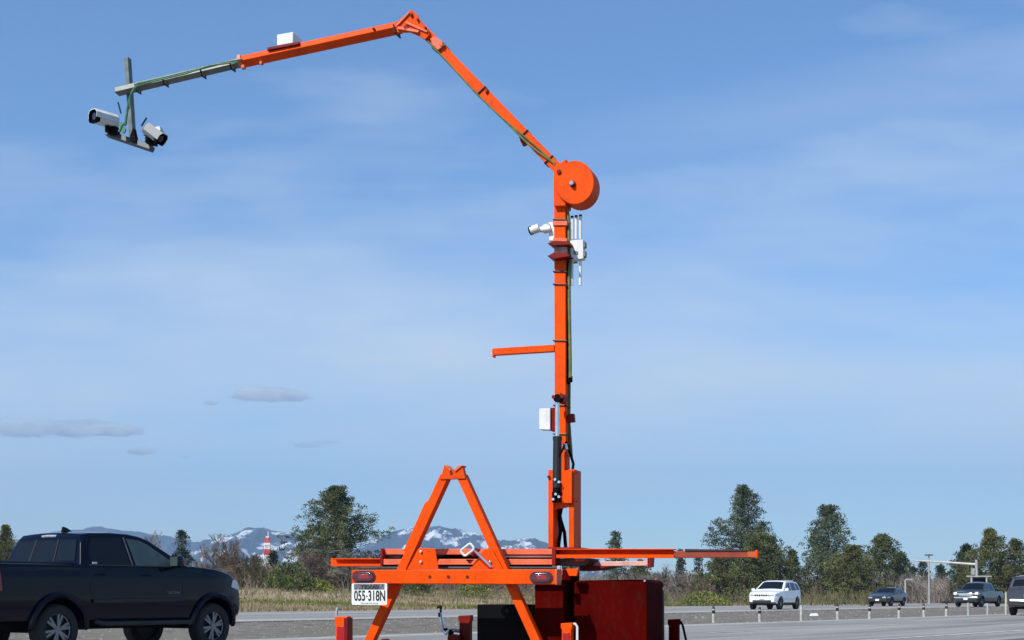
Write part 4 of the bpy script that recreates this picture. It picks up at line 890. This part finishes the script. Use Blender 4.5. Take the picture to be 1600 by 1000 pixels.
# number plate, hanging from the beam and turned a little outward
lp = T(549.5, 911.5, -.012); PW, PH = .300, .152; pa = R(-34); pr = Vector((math.cos(pa), math.sin(pa), 0)); k = 54.5/F*lp.y/(pr.x-pr.y*((560-800)/F)); PW = k; PH = 33.5/F*lp.y
pn = pr.cross(UP).normalized()
b = B2(); pts = []
for (sx, sz, a0) in ((1, 0, 0), (0, 0, 90), (0, 1, 180), (1, 1, 270)):
    for j in range(5):
        a = R(a0+90*j/4); r = .012; pts.append(lp+pr*(sx*PW+(r if not sx else -r)+math.cos(a)*r)-UP*(sz*PH+(r if not sz else -r)-math.sin(a)*r))
b.prism(pts, -pn*.003); plate = b.build('licence_plate', WHITE, bevel=0)
def on_plate(u, v, o): return Matrix.Translation(lp+pr*PW*u-UP*PH*v+pn*o-Vector(TR.location)) @ Matrix(((pr.x, 0, pn.x, 0), (pr.y, 0, pn.y, 0), (0, 1, 0, 0), (0, 0, 0, 1)))
b = B2(); q = lambda u, v: lp+pr*PW*u-UP*PH*v+pn*.0005
b.prism([q(.07, .03), q(.93, .03), q(.93, .29), q(.07, .29)], pn*.0012); b.build('plate_header', mat('plate_grey_band', (.16, .17, .19), .5, var=.6, vscale=60), plate, bevel=0)
text_mesh('TEXAS', PH*.25, BLACK, 'plate_state', plate, on_plate(.52, .19, .003), 1.45, .0006, .0012)
text_mesh('055', PH*.66, BLACK, 'plate_number', plate, on_plate(.235, .60, .0015), .62*PW/.3, .0006, .0022)
text_mesh('318N', PH*.66, BLACK, 'plate_number', plate, on_plate(.715, .60, .0015), .62*PW/.3, .0006, .0022)
b = B2(); s0 = lp+pr*PW*.435-UP*PH*.60+pn*.0005; b.prism([s0+pr*.008*math.cos(a*math.pi/4)*(1 if a % 2 == 0 else .6)+UP*.010*math.sin(a*math.pi/4)*(1 if a % 2 == 0 else .6) for a in range(8)], pn*.0012); b.build('plate_star', BLACK, plate, bevel=0)
text_mesh('THE LONE STAR STATE', PH*.09, mat('plate_small_print', (.2, .2, .22), .5), 'plate_motto', plate, on_plate(.5, .93, .0015), 1.1, .0004)
# rails
channel(517, 597, 872.5, 885, .32, 'side_rail', ORANGE, .09, 4.2, 1.6)
b = B2(); b.poly([(594, 857), (598, 857), (598, 886), (594, 886)], .26, .10); b.build('rail_end_plate', DRED)
b = B2(); b.poly([(598, 857.5), (864, 857.5), (864, 866.5), (598, 866.5)], .30, .05); b.build('deck_rail', ORANGE2)
b = B2(); b.poly([(598, 873.5), (864, 873.5), (864, 882.5), (598, 882.5)], .27, .05); b.build('deck_rail', ORANGE2)
b = B2(); b.poly([(602, 868), (626, 868), (626, 872.5), (602, 872.5)], .36, .03); b.build('deck_insert', GREY)
b = B2(); b.poly([(787, 868.3), (862, 868.3), (862, 871), (787, 871)], .33, .012); b.build('light_strip', WHITE, bevel=.001)
b = B2(); b.poly([(600, 866), (862, 866), (862, 888), (600, 888)], .40, .02); b.build('deck_back', BLKP)
b = B2(); b.poly([(560, 885.5), (870, 885.5), (870, 888.3), (560, 888.3)], .20, .30); b.build('deck_floor', DGREY)
b = B2(); b.poly([(862, 857), (868, 857), (868, 884), (862, 884)], .24, .12); b.build('rail_joint', DRED)
channel(866, 1053, 857.5, 872, .25, 'outrigger_rail', ORANGE, .10, 5.5, 1.4)
b = B2(); b.poly([(1053, 861), (1180, 860.5), (1180, 871), (1053, 871.6)], .27, .05); orr = b.build('outrigger_tube', mat('dull_red_orange_paint', (.32, .045, .012), .45, var=.35, vscale=5))
b = B2(); b.poly([(1070, 857.6), (1150, 858.8), (1180, 860), (1180, 861), (1070, 861.4)], .262, .066); b.build('grip_tape', mat('dark_purple_tape', (.05, .015, .025), .7, var=.3), orr)
b = B2(); b.poly([(1179.5, 859.5), (1183.5, 859.5), (1183.5, 872), (1179.5, 872)], .262, .066); b.build('tube_cap', ORANGE, orr)
b = B2(); b.poly([(1168, 860.4), (1180, 860.4), (1180, 871.3), (1168, 870.5)], .266, .01); b.build('tube_end_band', mat('orange_brown_paint', (.5, .09, .012), .45), orr)
b = B2(); b.poly([(921, 877.5), (1012, 876.5), (1012, 884), (918, 885)], .55, .05); b.build('short_rail', PINK)
b = B2(); b.poly([(1011.5, 870), (1019, 870), (1018, 886), (1011.5, 886)], .53, .09); b.build('rail_bracket', DRED)
b = B2(); b.poly([(868, 872.5), (925, 872.5), (915, 884), (868, 884)], .34, .25); b.build('turntable_housing', mat('brown_red_paint', (.10, .03, .022), .5, var=.5, vscale=8))
b = B2(); b.poly([(898, 873), (916, 873), (912, 877), (898, 877)], .33, .01); b.poly([(884, 888.5), (903.5, 888.5), (901, 900), (889, 900)], .28, .03); b.split('jack_bracket', ORANGE)
b = B2(); b.poly([(905, 884), (958, 884), (935, 890), (905, 892)], .5, .3); b.build('cross_member', DRED)
b = B2(); b.poly([(870, 884), (878, 884), (878, 898), (870, 898)], .2, .02); b.poly([(873, 884), (875, 884), (875, 892), (873, 892)], .18, .02); b.split('u_bolt', CHROME)
# boxes
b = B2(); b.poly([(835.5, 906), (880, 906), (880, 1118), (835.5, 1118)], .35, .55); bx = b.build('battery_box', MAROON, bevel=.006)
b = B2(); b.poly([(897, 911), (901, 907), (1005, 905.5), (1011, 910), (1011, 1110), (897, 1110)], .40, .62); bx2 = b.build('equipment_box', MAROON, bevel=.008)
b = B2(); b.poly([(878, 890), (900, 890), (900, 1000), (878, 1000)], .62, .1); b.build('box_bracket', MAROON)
b = B2(); b.poly([(745.5, 944.5), (836, 944.5), (836, 1105), (745.5, 1105)], .42, .4); b.build('black_box', BLKP, bevel=.004)
b = B2(); b.b((1036.5, 918), (1037.5, 1080), 2.2, .012, .9); b.build('stake', GREY, bevel=0)
b = B2(); b.disc((1007, 907.5), 1.6, .392, .01, 8); b.build('box_screw', CHROME, bx2, bevel=0)
# lower chassis and axle, resting on wheels
b = B2(); b.poly([(560, 1010), (1010, 1010), (1010, 1024), (560, 1024)], .30, .08); b.poly([(590, 1010), (606, 1010), (606, 1024), (590, 1024)], .38, 2.0); b.poly([(930, 1010), (946, 1010), (946, 1024), (930, 1024)], .38, 2.0); b.build('chassis', ORANGE)
# jacks
def jack(cx, yt, off, m, w, handle, reflector=False, h2=None, lab=None):
    b = B2(); b.poly([(cx-w, yt+1), (cx+w, yt), (cx+w, yt+8), (cx+w*.82, yt+11), (cx+w*.82, 1085), (cx-w*.82, 1085), (cx-w*.82, yt+11), (cx-w, yt+8)], off, .075); j = b.build('jack_post', m, bevel=.004, label=lab)
    b = B2(); p = T(cx, 1085, off+.04); b.tube([p, (p.x, p.y, .03)], .025, 12); b.tube([(p.x, p.y, .03), (p.x, p.y, 0)], .10, 16); b.build('jack_foot', CHROME, j, bevel=0)
    if reflector: b = B2(); b.poly([(cx-w*.62, yt+16), (cx+w*.55, yt+16), (cx+w*.55, 1010), (cx-w*.62, 1010)], off-.006, .01); b.build('reflector', REFL, j, bevel=.001)
    if handle:
        b = B2(); b.line(handle[0], off+.04, handle[1], 8); b.build('crank_handle', handle[2], j, bevel=0)
    return j
jack(532.5, 963, .02, ORANGE, 10, (((526, 963), (526, 955), (528, 949)), .010, CHROME), True)
b = B2(); b.poly([(537, 966), (543, 965), (543, 1085), (537, 1085)], .015, .10); b.build('jack_side_plate', DRED)
jack(725.5, 961, .9, DRED, 9.6, None)
b = B2(); b.line([(686, 949), (687, 955), (692, 984), (697, 990), (702, 985), (708, 985), (718, 986)], .85, .016, 8); ch = b.build('crank_handle', CHROME, bevel=0)
b = B2(); b.line([(684, 949), (690, 949.5)], .85, .018, 8); b.line([(687, 953), (688, 964)], .85, .016, 8); b.line([(693, 986), (697, 989.5), (700, 986), (698, 983), (694, 984)], .85, .012, 8); b.line([(704, 1000), (705, 984)], .85, .022, 8); b.split('crank_grip', BLKP, ch, bevel=0)
b = B2(); b.poly([(699, 994), (706, 991), (716, 993), (716, 1020), (699, 1020)], .8, .1); b.build('jack_mount', DRED)
b = B2(); b.disc((598, 1003), 5, .5, .1, 14); b.build('wheel_hub', DRED)
jack(885, 973, .0, ORANGE, 9, (((894, 975), (899, 975), (902, 979), (902, 1020)), .0095, WHITE), True)
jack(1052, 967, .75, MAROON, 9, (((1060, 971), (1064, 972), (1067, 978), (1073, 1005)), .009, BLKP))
# ---- mast foot
MO = 1.10
b = B2(); b.poly([(856.5, 734), (864.5, 734), (864.5, 860), (856.5, 860)], MO-.10, .22); b.build('mast_foot_post', ORANGE)
b = B2(); b.poly([(888.5, 733), (897, 733), (897, 860), (888.5, 860)], MO-.10, .22); b.build('mast_foot_post', ORANGE)
b = B2(); b.poly([(858, 775), (862, 775), (862, 858), (858, 858)], MO+.3, .05); b.build('ladder_strip', ORANGE2)
b = B2(); b.poly([(898, 815), (902, 815), (902, 855), (898, 855)], MO+.10, .02); b.build('warning_label', GREY)
b = B2(); b.poly([(879, 735), (893.5, 735), (893.5, 786), (879, 786)], MO-.13, .03); b.poly([(868, 785), (894, 785), (894, 789), (868, 795)], MO-.10, .1); b.split('mast_foot_plate', ORANGE)
b = B2(); b.poly([(856, 855), (905, 855), (905, 862), (856, 862)], MO-.3, .5); b.build('turntable', DRED)
b = B2()
for p in ((898, 738), (899, 782), (857, 745), (878, 772)): b.disc(p, 2.4, MO-.115, .03, 8)
b.split('foot_bolt', DRED, bevel=0)
# ---- mast
b = B2(); b.poly([(865.5, 300), (883.5, 300), (884, 640), (885, 790), (867, 790)], MO, .12); mast = b.build('mast', ORANGE, bevel=.005)
b = B2()
for y in (343, 424, 444, 532, 633, 678):
    p = [T(864.9, y, MO-.005), T(884.6, y+.5, MO-.005)]; p += [p[1]+AX*.13, p[0]+AX*.13]; b.tube(p+[p[0]], .0065, 6, caps=False)
b.split('cable_tie', TIE, mast, bevel=0)
b = B2(); b.poly([(863.5, 345), (886, 345), (886, 352), (863.5, 352)], MO-.012, .10); b.poly([(864, 372), (886, 372), (886, 378), (864, 378)], MO-.012, .1); b.split('mast_collar', ORANGE2, mast)
b = B2(); b.poly([(855, 380), (866, 376), (889, 377), (891, 382), (866, 383)], MO-.09, .26); b.poly([(855, 400), (866, 394), (885, 395), (891, 400), (866, 404)], MO-.09, .26); b.split('clamp_flange', DRED, mast)
b = B2(); b.poly([(866.5, 383), (885.5, 383), (885.5, 396), (866.5, 396)], MO-.02, .16); b.build('clamp_band', mat('worn_pink_white_paint', (.6, .38, .35), .6, var=.4, vscale=25), mast)
# cable bundle
b = B2(); b.line([(866, 250), (868, 268), (872, 288), (878, 305), (886, 322), (888.5, 345), (889, 380), (892, 400), (889, 430), (890, 500), (891, 560), (891, 590)], MO+.03, .013, 8)
b.line([(868, 252), (871, 280), (876, 300), (884, 316), (886, 330), (886.5, 372), (888, 395), (887, 440), (888, 540), (889.5, 600), (889, 660), (893, 715)], MO+.09, .012, 8); b.split('cable', CABLE, mast, bevel=0)
b = B2(); b.line([(889, 588), (889, 597)], MO+.06, .03, 10); b.line([(884, 690), (890, 705), (896, 725), (893, 745)], MO+.0, .011, 8); b.line([(878, 790), (874, 810), (876, 830), (872, 857)], MO+.02, .014, 8); b.line([(872, 790), (876, 812), (882, 832), (884, 857)], MO+.05, .014, 8); b.line([(882, 695), (878, 705), (872, 715)], MO-.15, .008, 8); b.split('hydraulic_hose', BLKP, mast, bevel=0)
b = B2(); b.line([(886, 330), (887, 450), (887.5, 600)], MO+.055, .016, 8); b.build('black_conduit', BLKP, mast, bevel=0)
# side arm
b = B2(); b.b((770, 550.5), (867, 544.5), 10.5, .055, MO-.01); arm = b.build('side_arm', ORANGE)
b = B2(); b.poly([(768.3, 545), (771, 545), (771, 557.5), (768.3, 557.5)], MO-.015, .065); b.disc((775, 550.5), 1.5, MO-.013, .01, 8); b.build('arm_cap', ORANGE2, arm)
# hydraulic ram
b = B2(); b.line([(871, 628), (870.5, 690)], MO-.13, .017, 14); b.build('ram_rod', CHROME, mast, bevel=0)
b = B2(); b.line([(871, 686), (870, 762)], MO-.13, .034, 18); b.line([(871, 682), (871, 688)], MO-.13, .037, 18); ram = b.build('ram_cylinder', BLACK, mast, bevel=0)
b = B2(); b.disc((870.5, 622), 6.5, MO-.16, .07, 16); b.disc((868, 765), 5, MO-.16, .06, 14); b.line([(866, 768), (866, 785)], MO-.13, .018, 8); b.line([(873, 768), (873, 785)], MO-.13, .018, 8); b.split('ram_clevis', BLKP, mast, bevel=.002)
b = B2(); b.disc((864.5, 620), 3, MO-.165, .05, 12); b.disc((878, 619), 3.2, MO-.165, .05, 12); b.poly([(875, 613), (882, 617), (880, 628), (874, 630)], MO-.12, .1); b.split('ram_lug', DRED, mast)
b = B2()
for p in ((867, 749), (873, 753), (868, 772), (873, 776), (864, 780)): b.disc(p, 2.2, MO-.175, .04, 8)
b.line([(882, 694), (884, 703)], MO-.05, .02, 8); b.split('hose_fitting', CHROME, mast, bevel=0)
# white box on the left of the mast
b = B2(); b.poly([(842.5, 638.5), (859.5, 638), (859.5, 671.5), (842.5, 671)], MO-.02, .09); wb_ = b.build('junction_box', WHITE, mast)
b = B2(); b.poly([(859.5, 637), (867, 637), (867, 673), (859.5, 673)], MO+.0, .10); b.build('box_mount', DRED, mast)
b = B2(); b.poly([(887, 647), (896, 646), (897, 659), (887, 660)], MO+.02, .05); b.build('mast_bracket', DRED, mast)
# ---- drum
DO = MO-.06; b = B2(); cx, cy, r = 898, 285, 31.5; pts = []
for k in range(40):
    a = 2*math.pi*k/40; x, y = cx+r*math.cos(a)*.96, cy+r*math.sin(a)*1.09; pts.append((x, min(y, 320)))
pts2 = []
for p in pts:
    if not pts2 or abs(p[0]-pts2[-1][0])+abs(p[1]-pts2[-1][1]) > .3: pts2.append(p)
b.poly(pts2, DO, .20); b.poly([(864.5, 262), (884, 248), (884, 322), (865, 322)], DO+.02, .17); drum = b.build('winch_drum', ORANGE, bevel=.006)
b = B2(); b.disc((893, 285.5), 3.4, DO-.035, .05, 14); b.build('drum_hub', CHROME, drum, bevel=.002)
b = B2(); b.disc((894.5, 287), 5, DO-.012, .02, 14); b.disc((873, 268), 3.6, DO-.012, .02, 12); b.split('drum_washer', DRED, drum, bevel=.002)
# ---- boom
b = B2(); b.b((876, 268), (655, 41), 15.5, .11, MO+.005); bm1 = b.build('lower_boom', ORANGE, bevel=.004)
def tie(a, w, p, name='cable_tie', parent=None, off=MO, d=.112):
    # a band round a boom at pixel a; p = unit direction of the boom in px
    b = B2(); n = (-p[1], p[0]); q = [T(a[0]+n[0]*w, a[1]+n[1]*w, off-.008), T(a[0]-n[0]*w, a[1]-n[1]*w, off-.008)]; q += [q[1]+AX*d, q[0]+AX*d]
    b.tube(q+[q[0]], .0075, 6, caps=False); return b.build(name, TIE, parent, bevel=0)
pu = (221/316.8, 227/316.8)
for a in ((752, 141), (681.5, 69), (818, 209), (857, 249)): tie(a, 7.9, pu, parent=bm1, off=MO+.008)
b = B2(); b.line([(664, 60), (700, 98), (745, 147), (790, 190), (828, 228), (866, 255)], MO-.006, .009, 6); b.line([(870, 262), (860, 249), (838, 229), (800, 197), (762, 165)], MO-.01, .006, 6); b.split('boom_cable', CABLE, bm1, bevel=0)
b = B2(); b.poly([(672, 60), (679, 56.5), (690, 63), (695, 70), (684, 78), (676, 70)], MO-.02, .15); b.poly([(688, 62), (692, 65), (691, 72), (687, 70)], MO-.03, .17); b.split('boom_bracket', ORANGE2, bm1)
b = B2(); b.poly([(812, 218), (818, 214), (822, 224), (816, 227)], MO+.03, .05); b.poly([(757, 136), (763, 141), (759, 146)], MO-.012, .02); b.split('boom_lug', DRED, bm1)
# elbow
b = B2(); b.poly([(617, 36), (630, 26), (640, 16), (644, 15.5), (653, 24), (657, 33), (669, 45), (671, 54), (664, 62), (650, 54), (640, 50), (621, 50.5)], MO-.03, .02); el = b.build('elbow_plate', ORANGE)
b = B2(); b.poly([(617, 36), (630, 26), (640, 18), (644, 18), (653, 27), (657, 36), (669, 47), (664, 62), (650, 54), (640, 50), (621, 50.5)], MO+.12, .02); b.poly([(634, 30), (645, 22), (657, 34), (666, 48), (655, 50), (638, 38)], MO-.01, .13); b.build('elbow_plate', ORANGE2, el)
b = B2(); b.disc((642, 22), 2.4, MO-.05, .2, 12); b.disc((634, 43), 4, MO-.05, .03, 14); b.disc((652, 30), 1.8, MO-.05, .03, 10); b.disc((664, 43), 1.8, MO-.05, .03, 10); b.split('pivot_pin', DRED, el, bevel=.001)
b = B2(); b.b((622, 44), (655, 50), 4, .03, MO-.05); b.b((634, 35), (668, 50), 3.4, .02, MO-.045); b.b((620, 41), (640, 20), 3, .03, MO-.045); b.split('elbow_link', ORANGE2, el)
# upper boom
b = B2(); b.b((375, 97.5), (626, 43), 10.2, .095, MO+.0, R(-18)); bm2 = b.build('upper_boom', ORANGE, bevel=.005)
b = B2(); b.b((374.5, 97.7), (380, 96.5), 12.8, .115, MO-.01, R(-18)); b.disc((379, 103.5), 3, MO-.01, .04, 12); b.disc((407, 97.5), 2.6, MO-.01, .04, 12); b.build('boom_collar', ORANGE2, bm2)
tie((616, 45), 6.4, (.977, -.212), parent=bm2); 
b = B2(); b.disc((583, 44.5), 2, MO-.03, .05, 10); b.build('boom_lug', DRED, bm2)
b = B2(); b.poly([(417, 74), (417, 78.5), (467, 69), (467, 65)], MO-.02, .13); b.build('box_tray', DRED, bm2)
b = B2(); b.poly([(432.5, 54), (458, 49.5), (458, 67.3), (432.5, 71.5)], MO-.01, .17); b.build('junction_box', WHITE, bm2, bevel=.006)
# grey extension
b = B2(); b.b((182.5, 143.5), (378, 97.5), 8.8, .075, MO+.02, R(-12)); ex = b.build('boom_extension', GREY, bevel=.004)
for a in ((212, 137), (255, 126), (314, 113), (360, 102)): tie(a, 5.6, (.973, -.23), parent=ex, off=MO+.022, d=.072)
b = B2(); b.line([(378, 93), (350, 98), (314, 107), (270, 118), (240, 125), (215, 131), (207, 142), (201, 160), (198, 178), (196, 195)], MO-.015, .011, 8); b.line([(372, 97), (330, 102), (290, 115), (240, 127), (213, 135), (204, 148), (202, 170)], MO-.02, .007, 8); b.split('extension_cable', GCABLE if False else mat('dark_green_cable', (.05, .16, .09), .5, var=.4, vscale=30), ex, bevel=0)
b = B2(); b.b((199.5, 91), (207.5, 216), 6.8, .06, MO+.10); b.build('camera_post', GREY, ex)
b = B2(); b.b((168, 209), (238, 232.5), 8, .075, MO+.06, R(-10)); cb = b.build('camera_bar', DGREY, ex)
b = B2(); b.poly([(203, 212), (208, 200), (211, 214), (212, 222), (203, 220)], MO+.04, .05); b.poly([(166, 198), (178, 193), (182, 208), (170, 210)], MO+.02, .07); b.poly([(226, 214), (240, 212), (240, 226), (228, 224)], MO+.02, .07); b.split('camera_mount', BLKP, ex)
b = B2()
for k in range(3): b.line([(190+3*math.cos(t*.7)+k*1.6, 199+7*math.sin(t*.7)+k) for t in range(9)], MO+.0, .008, 6)
b.line([(196, 190), (190, 196), (186, 206)], MO-.01, .009, 6); b.split('coiled_cable', GCABLE, ex, bevel=0)
# camera heads
LENSG = mat('camera_lens_glass', (.02, .018, .025), .08, coat=.5)
def cam_head(c, d, L, w, h, nm, mtop, shm):
    o = T(*c, MO-.02); d = Vector(d).normalized(); s = d.cross(UP).normalized(); u = s.cross(d)
    def pt(a, x, y): return o+d*a+s*x+u*y
    def sec(a, w, h): return [pt(a, -w, -h*.55), pt(a, -w*.8, -h), pt(a, w*.8, -h), pt(a, w, -h*.55), pt(a, w, h*.5), pt(a, w*.6, h), pt(a, -w*.6, h), pt(a, -w, h*.5)]
    b = B2(); A, Bq = sec(-L/2, w, h), sec(L/2*.8, w, h); b.add(A+Bq, [(i, (i+1) % 8, 8+(i+1) % 8, 8+i) for i in range(8)]+[tuple(range(8))[::-1], tuple(range(8, 16))]); body = b.build(nm, mtop, ex, bevel=.003)
    # sunshield: arched plate over the top, longer at the front
    b = B2(); q = [(-w*1.12, -h*.35), (-w*1.12, h*.55), (-w*.65, h*1.15), (w*.65, h*1.15), (w*1.12, h*.55), (w*1.12, -h*.35)]
    q2 = [(x*.94, y*.94-.002) for x, y in q][::-1]; sg = q+q2; n = len(sg)
    b.add([pt(-L*.45, x, y) for x, y in sg]+[pt(L*.60, x, y) for x, y in sg], [(i, (i+1) % n, n+(i+1) % n, n+i) for i in range(n)]+[(k, k+1, n-2-k, n-1-k) for k in range(5)]+[(n+k, n+k+1, n+n-2-k, n+n-1-k) for k in range(5)]); b.build('sunshield', shm, body, bevel=0)
    b = B2(); A, Bq = sec(L*.41, w*1.03, h*1.03), sec(L*.60, w*1.04, h*1.05); Ci, Di = sec(L*.60, w*.98, h*1.0), sec(L*.46, w*.94, h*.96)
    b.add(A+Bq+Ci+Di, [(j*8+i, j*8+(i+1) % 8, j*8+8+(i+1) % 8, j*8+8+i) for j in range(3) for i in range(8)]+[tuple(range(8))[::-1], tuple(range(24, 32))]); b.build('camera_hood', BLKP, body, bevel=0)
    b = B2(); b.tube([pt(L*.45, 0, 0), pt(L*.52, 0, 0)], min(w, h)*.6, 18); b.build('lens', LENSG, body, bevel=0)
    b = B2(); b.tube([pt(-L*.1, 0, -h*.9), pt(-L*.1, 0, -h*2.1)], .022, 8); b.build('camera_bracket', BLKP, body, bevel=0)
    return body, pt
bd, pt = cam_head((164.5, 186.5), (-.62, -.74, .0), .215, .056, .050, 'camera_head', WHITE, WHITE)
b = B2(); b.line([(189, 177), (184.5, 160)], MO+.05, .008, 6); b.build('antenna', mat('blue_black_plastic', (.012, .02, .05), .5), bd, bevel=0)
bd, pt = cam_head((241, 209), (.74, -.26, -.60), .165, .056, .048, 'camera_head', GREY, mat('camera_grey_shell', (.33, .33, .32), .45))
b = B2(); b.line([(221, 197), (229, 184)], MO+.05, .008, 6); b.build('antenna', mat('blue_black_plastic', (.012, .02, .05), .5), bd, bevel=0)
b = B2(); b.poly([(221, 199), (230, 196), (238, 199), (233, 207), (224, 212)], MO+.03, .07); b.build('camera_back_box', GREY, bd)
b = B2(); b.poly([(238, 199), (249, 197), (251, 203), (240, 207)], MO-.06, .05); b.build('camera_plate', WHITE, bd)
# bullet camera on the mast
o0 = T(858, 357, MO); b = B2(); b.poly([(857.5, 347), (866, 347), (866, 376), (857.5, 376)], MO+.0, .08); mc = b.build('bullet_camera', WHITE, mast, label='small white bullet camera on the left of the mast')
b = B2(); b.line([(860, 357), (848, 359), (842, 358)], MO-.02, .022, 12); b.line([(853, 352), (856, 362)], MO-.0, .035, 12); b.build('camera_neck', WHITE, mc, bevel=0)
b = B2(); b.line([(842.5, 356), (829.5, 360.5)], MO-.04, .034, 16); b.build('camera_body', WHITE, mc, bevel=0)
b = B2(); p, q = T(830.2, 360.3, MO-.04), T(828.8, 360.8, MO-.045); b.tube([p, q], .036, 16); b.build('lens', BLKP, mc, bevel=0)
# radio box on the right
b = B2(); b.poly([(891, 376), (911, 374), (911.5, 404), (891.5, 407)], MO+.02, .07); rb = b.build('radio_box', WHITE, mast)
b = B2(); b.poly([(911, 374), (914.5, 378), (914.5, 386), (911.5, 387)], MO+.0, .05); b.poly([(911, 391), (914.5, 392), (914.5, 400), (911.5, 402)], MO+.0, .05); b.poly([(896, 391), (903, 393), (903, 398), (896, 397)], MO+.015, .01); b.split('radio_bracket', GREY, rb)
for (x, y0, y1) in ((894, 374, 339), (900.3, 373, 338), (907, 373, 337)):
    b = B2(); b.line([(x, y0), (x, y1)], MO+.05, .0115, 10); a = b.build('radio_antenna', WHITE, rb, bevel=0)
    b = B2(); b.line([(x, y1+1.5), (x, y1-1.5)], MO+.05, .0125, 10); b.build('antenna_tip', BLKP, a, bevel=0)
for (x, y0, y1) in ((893.5, 407, 446), (906.5, 404, 446)):
    b = B2(); b.line([(x+.5, y0), (x, y1)], MO+.05, .0115, 10); b.build('radio_antenna', WHITE, rb, bevel=0)
for o in list(bpy.data.objects):
    if '_w' in o: del o['_w']
# ---------------------------------------------------------------- air
def haze():
    mb = MB(); mb.box((0, 3450, 350), (7500, 5200, 356))
    m = bpy.data.materials.new('air_haze'); m.use_nodes = True; nt = m.node_tree; nt.nodes.remove(nt.nodes['Principled BSDF'])
    v = nt.nodes.new('ShaderNodeVolumePrincipled'); v.inputs['Color'].default_value = (.48, .70, 1, 1); v.inputs['Density'].default_value = 1.35e-4; v.inputs['Anisotropy'].default_value = .1
    nt.links.new(v.outputs[0], nt.nodes['Material Output'].inputs['Volume'])
    o = mb.build('haze', m, smooth=0); tag(o, 'pale blue air between the viewer and the mountains', 'haze', kind='stuff')
haze()
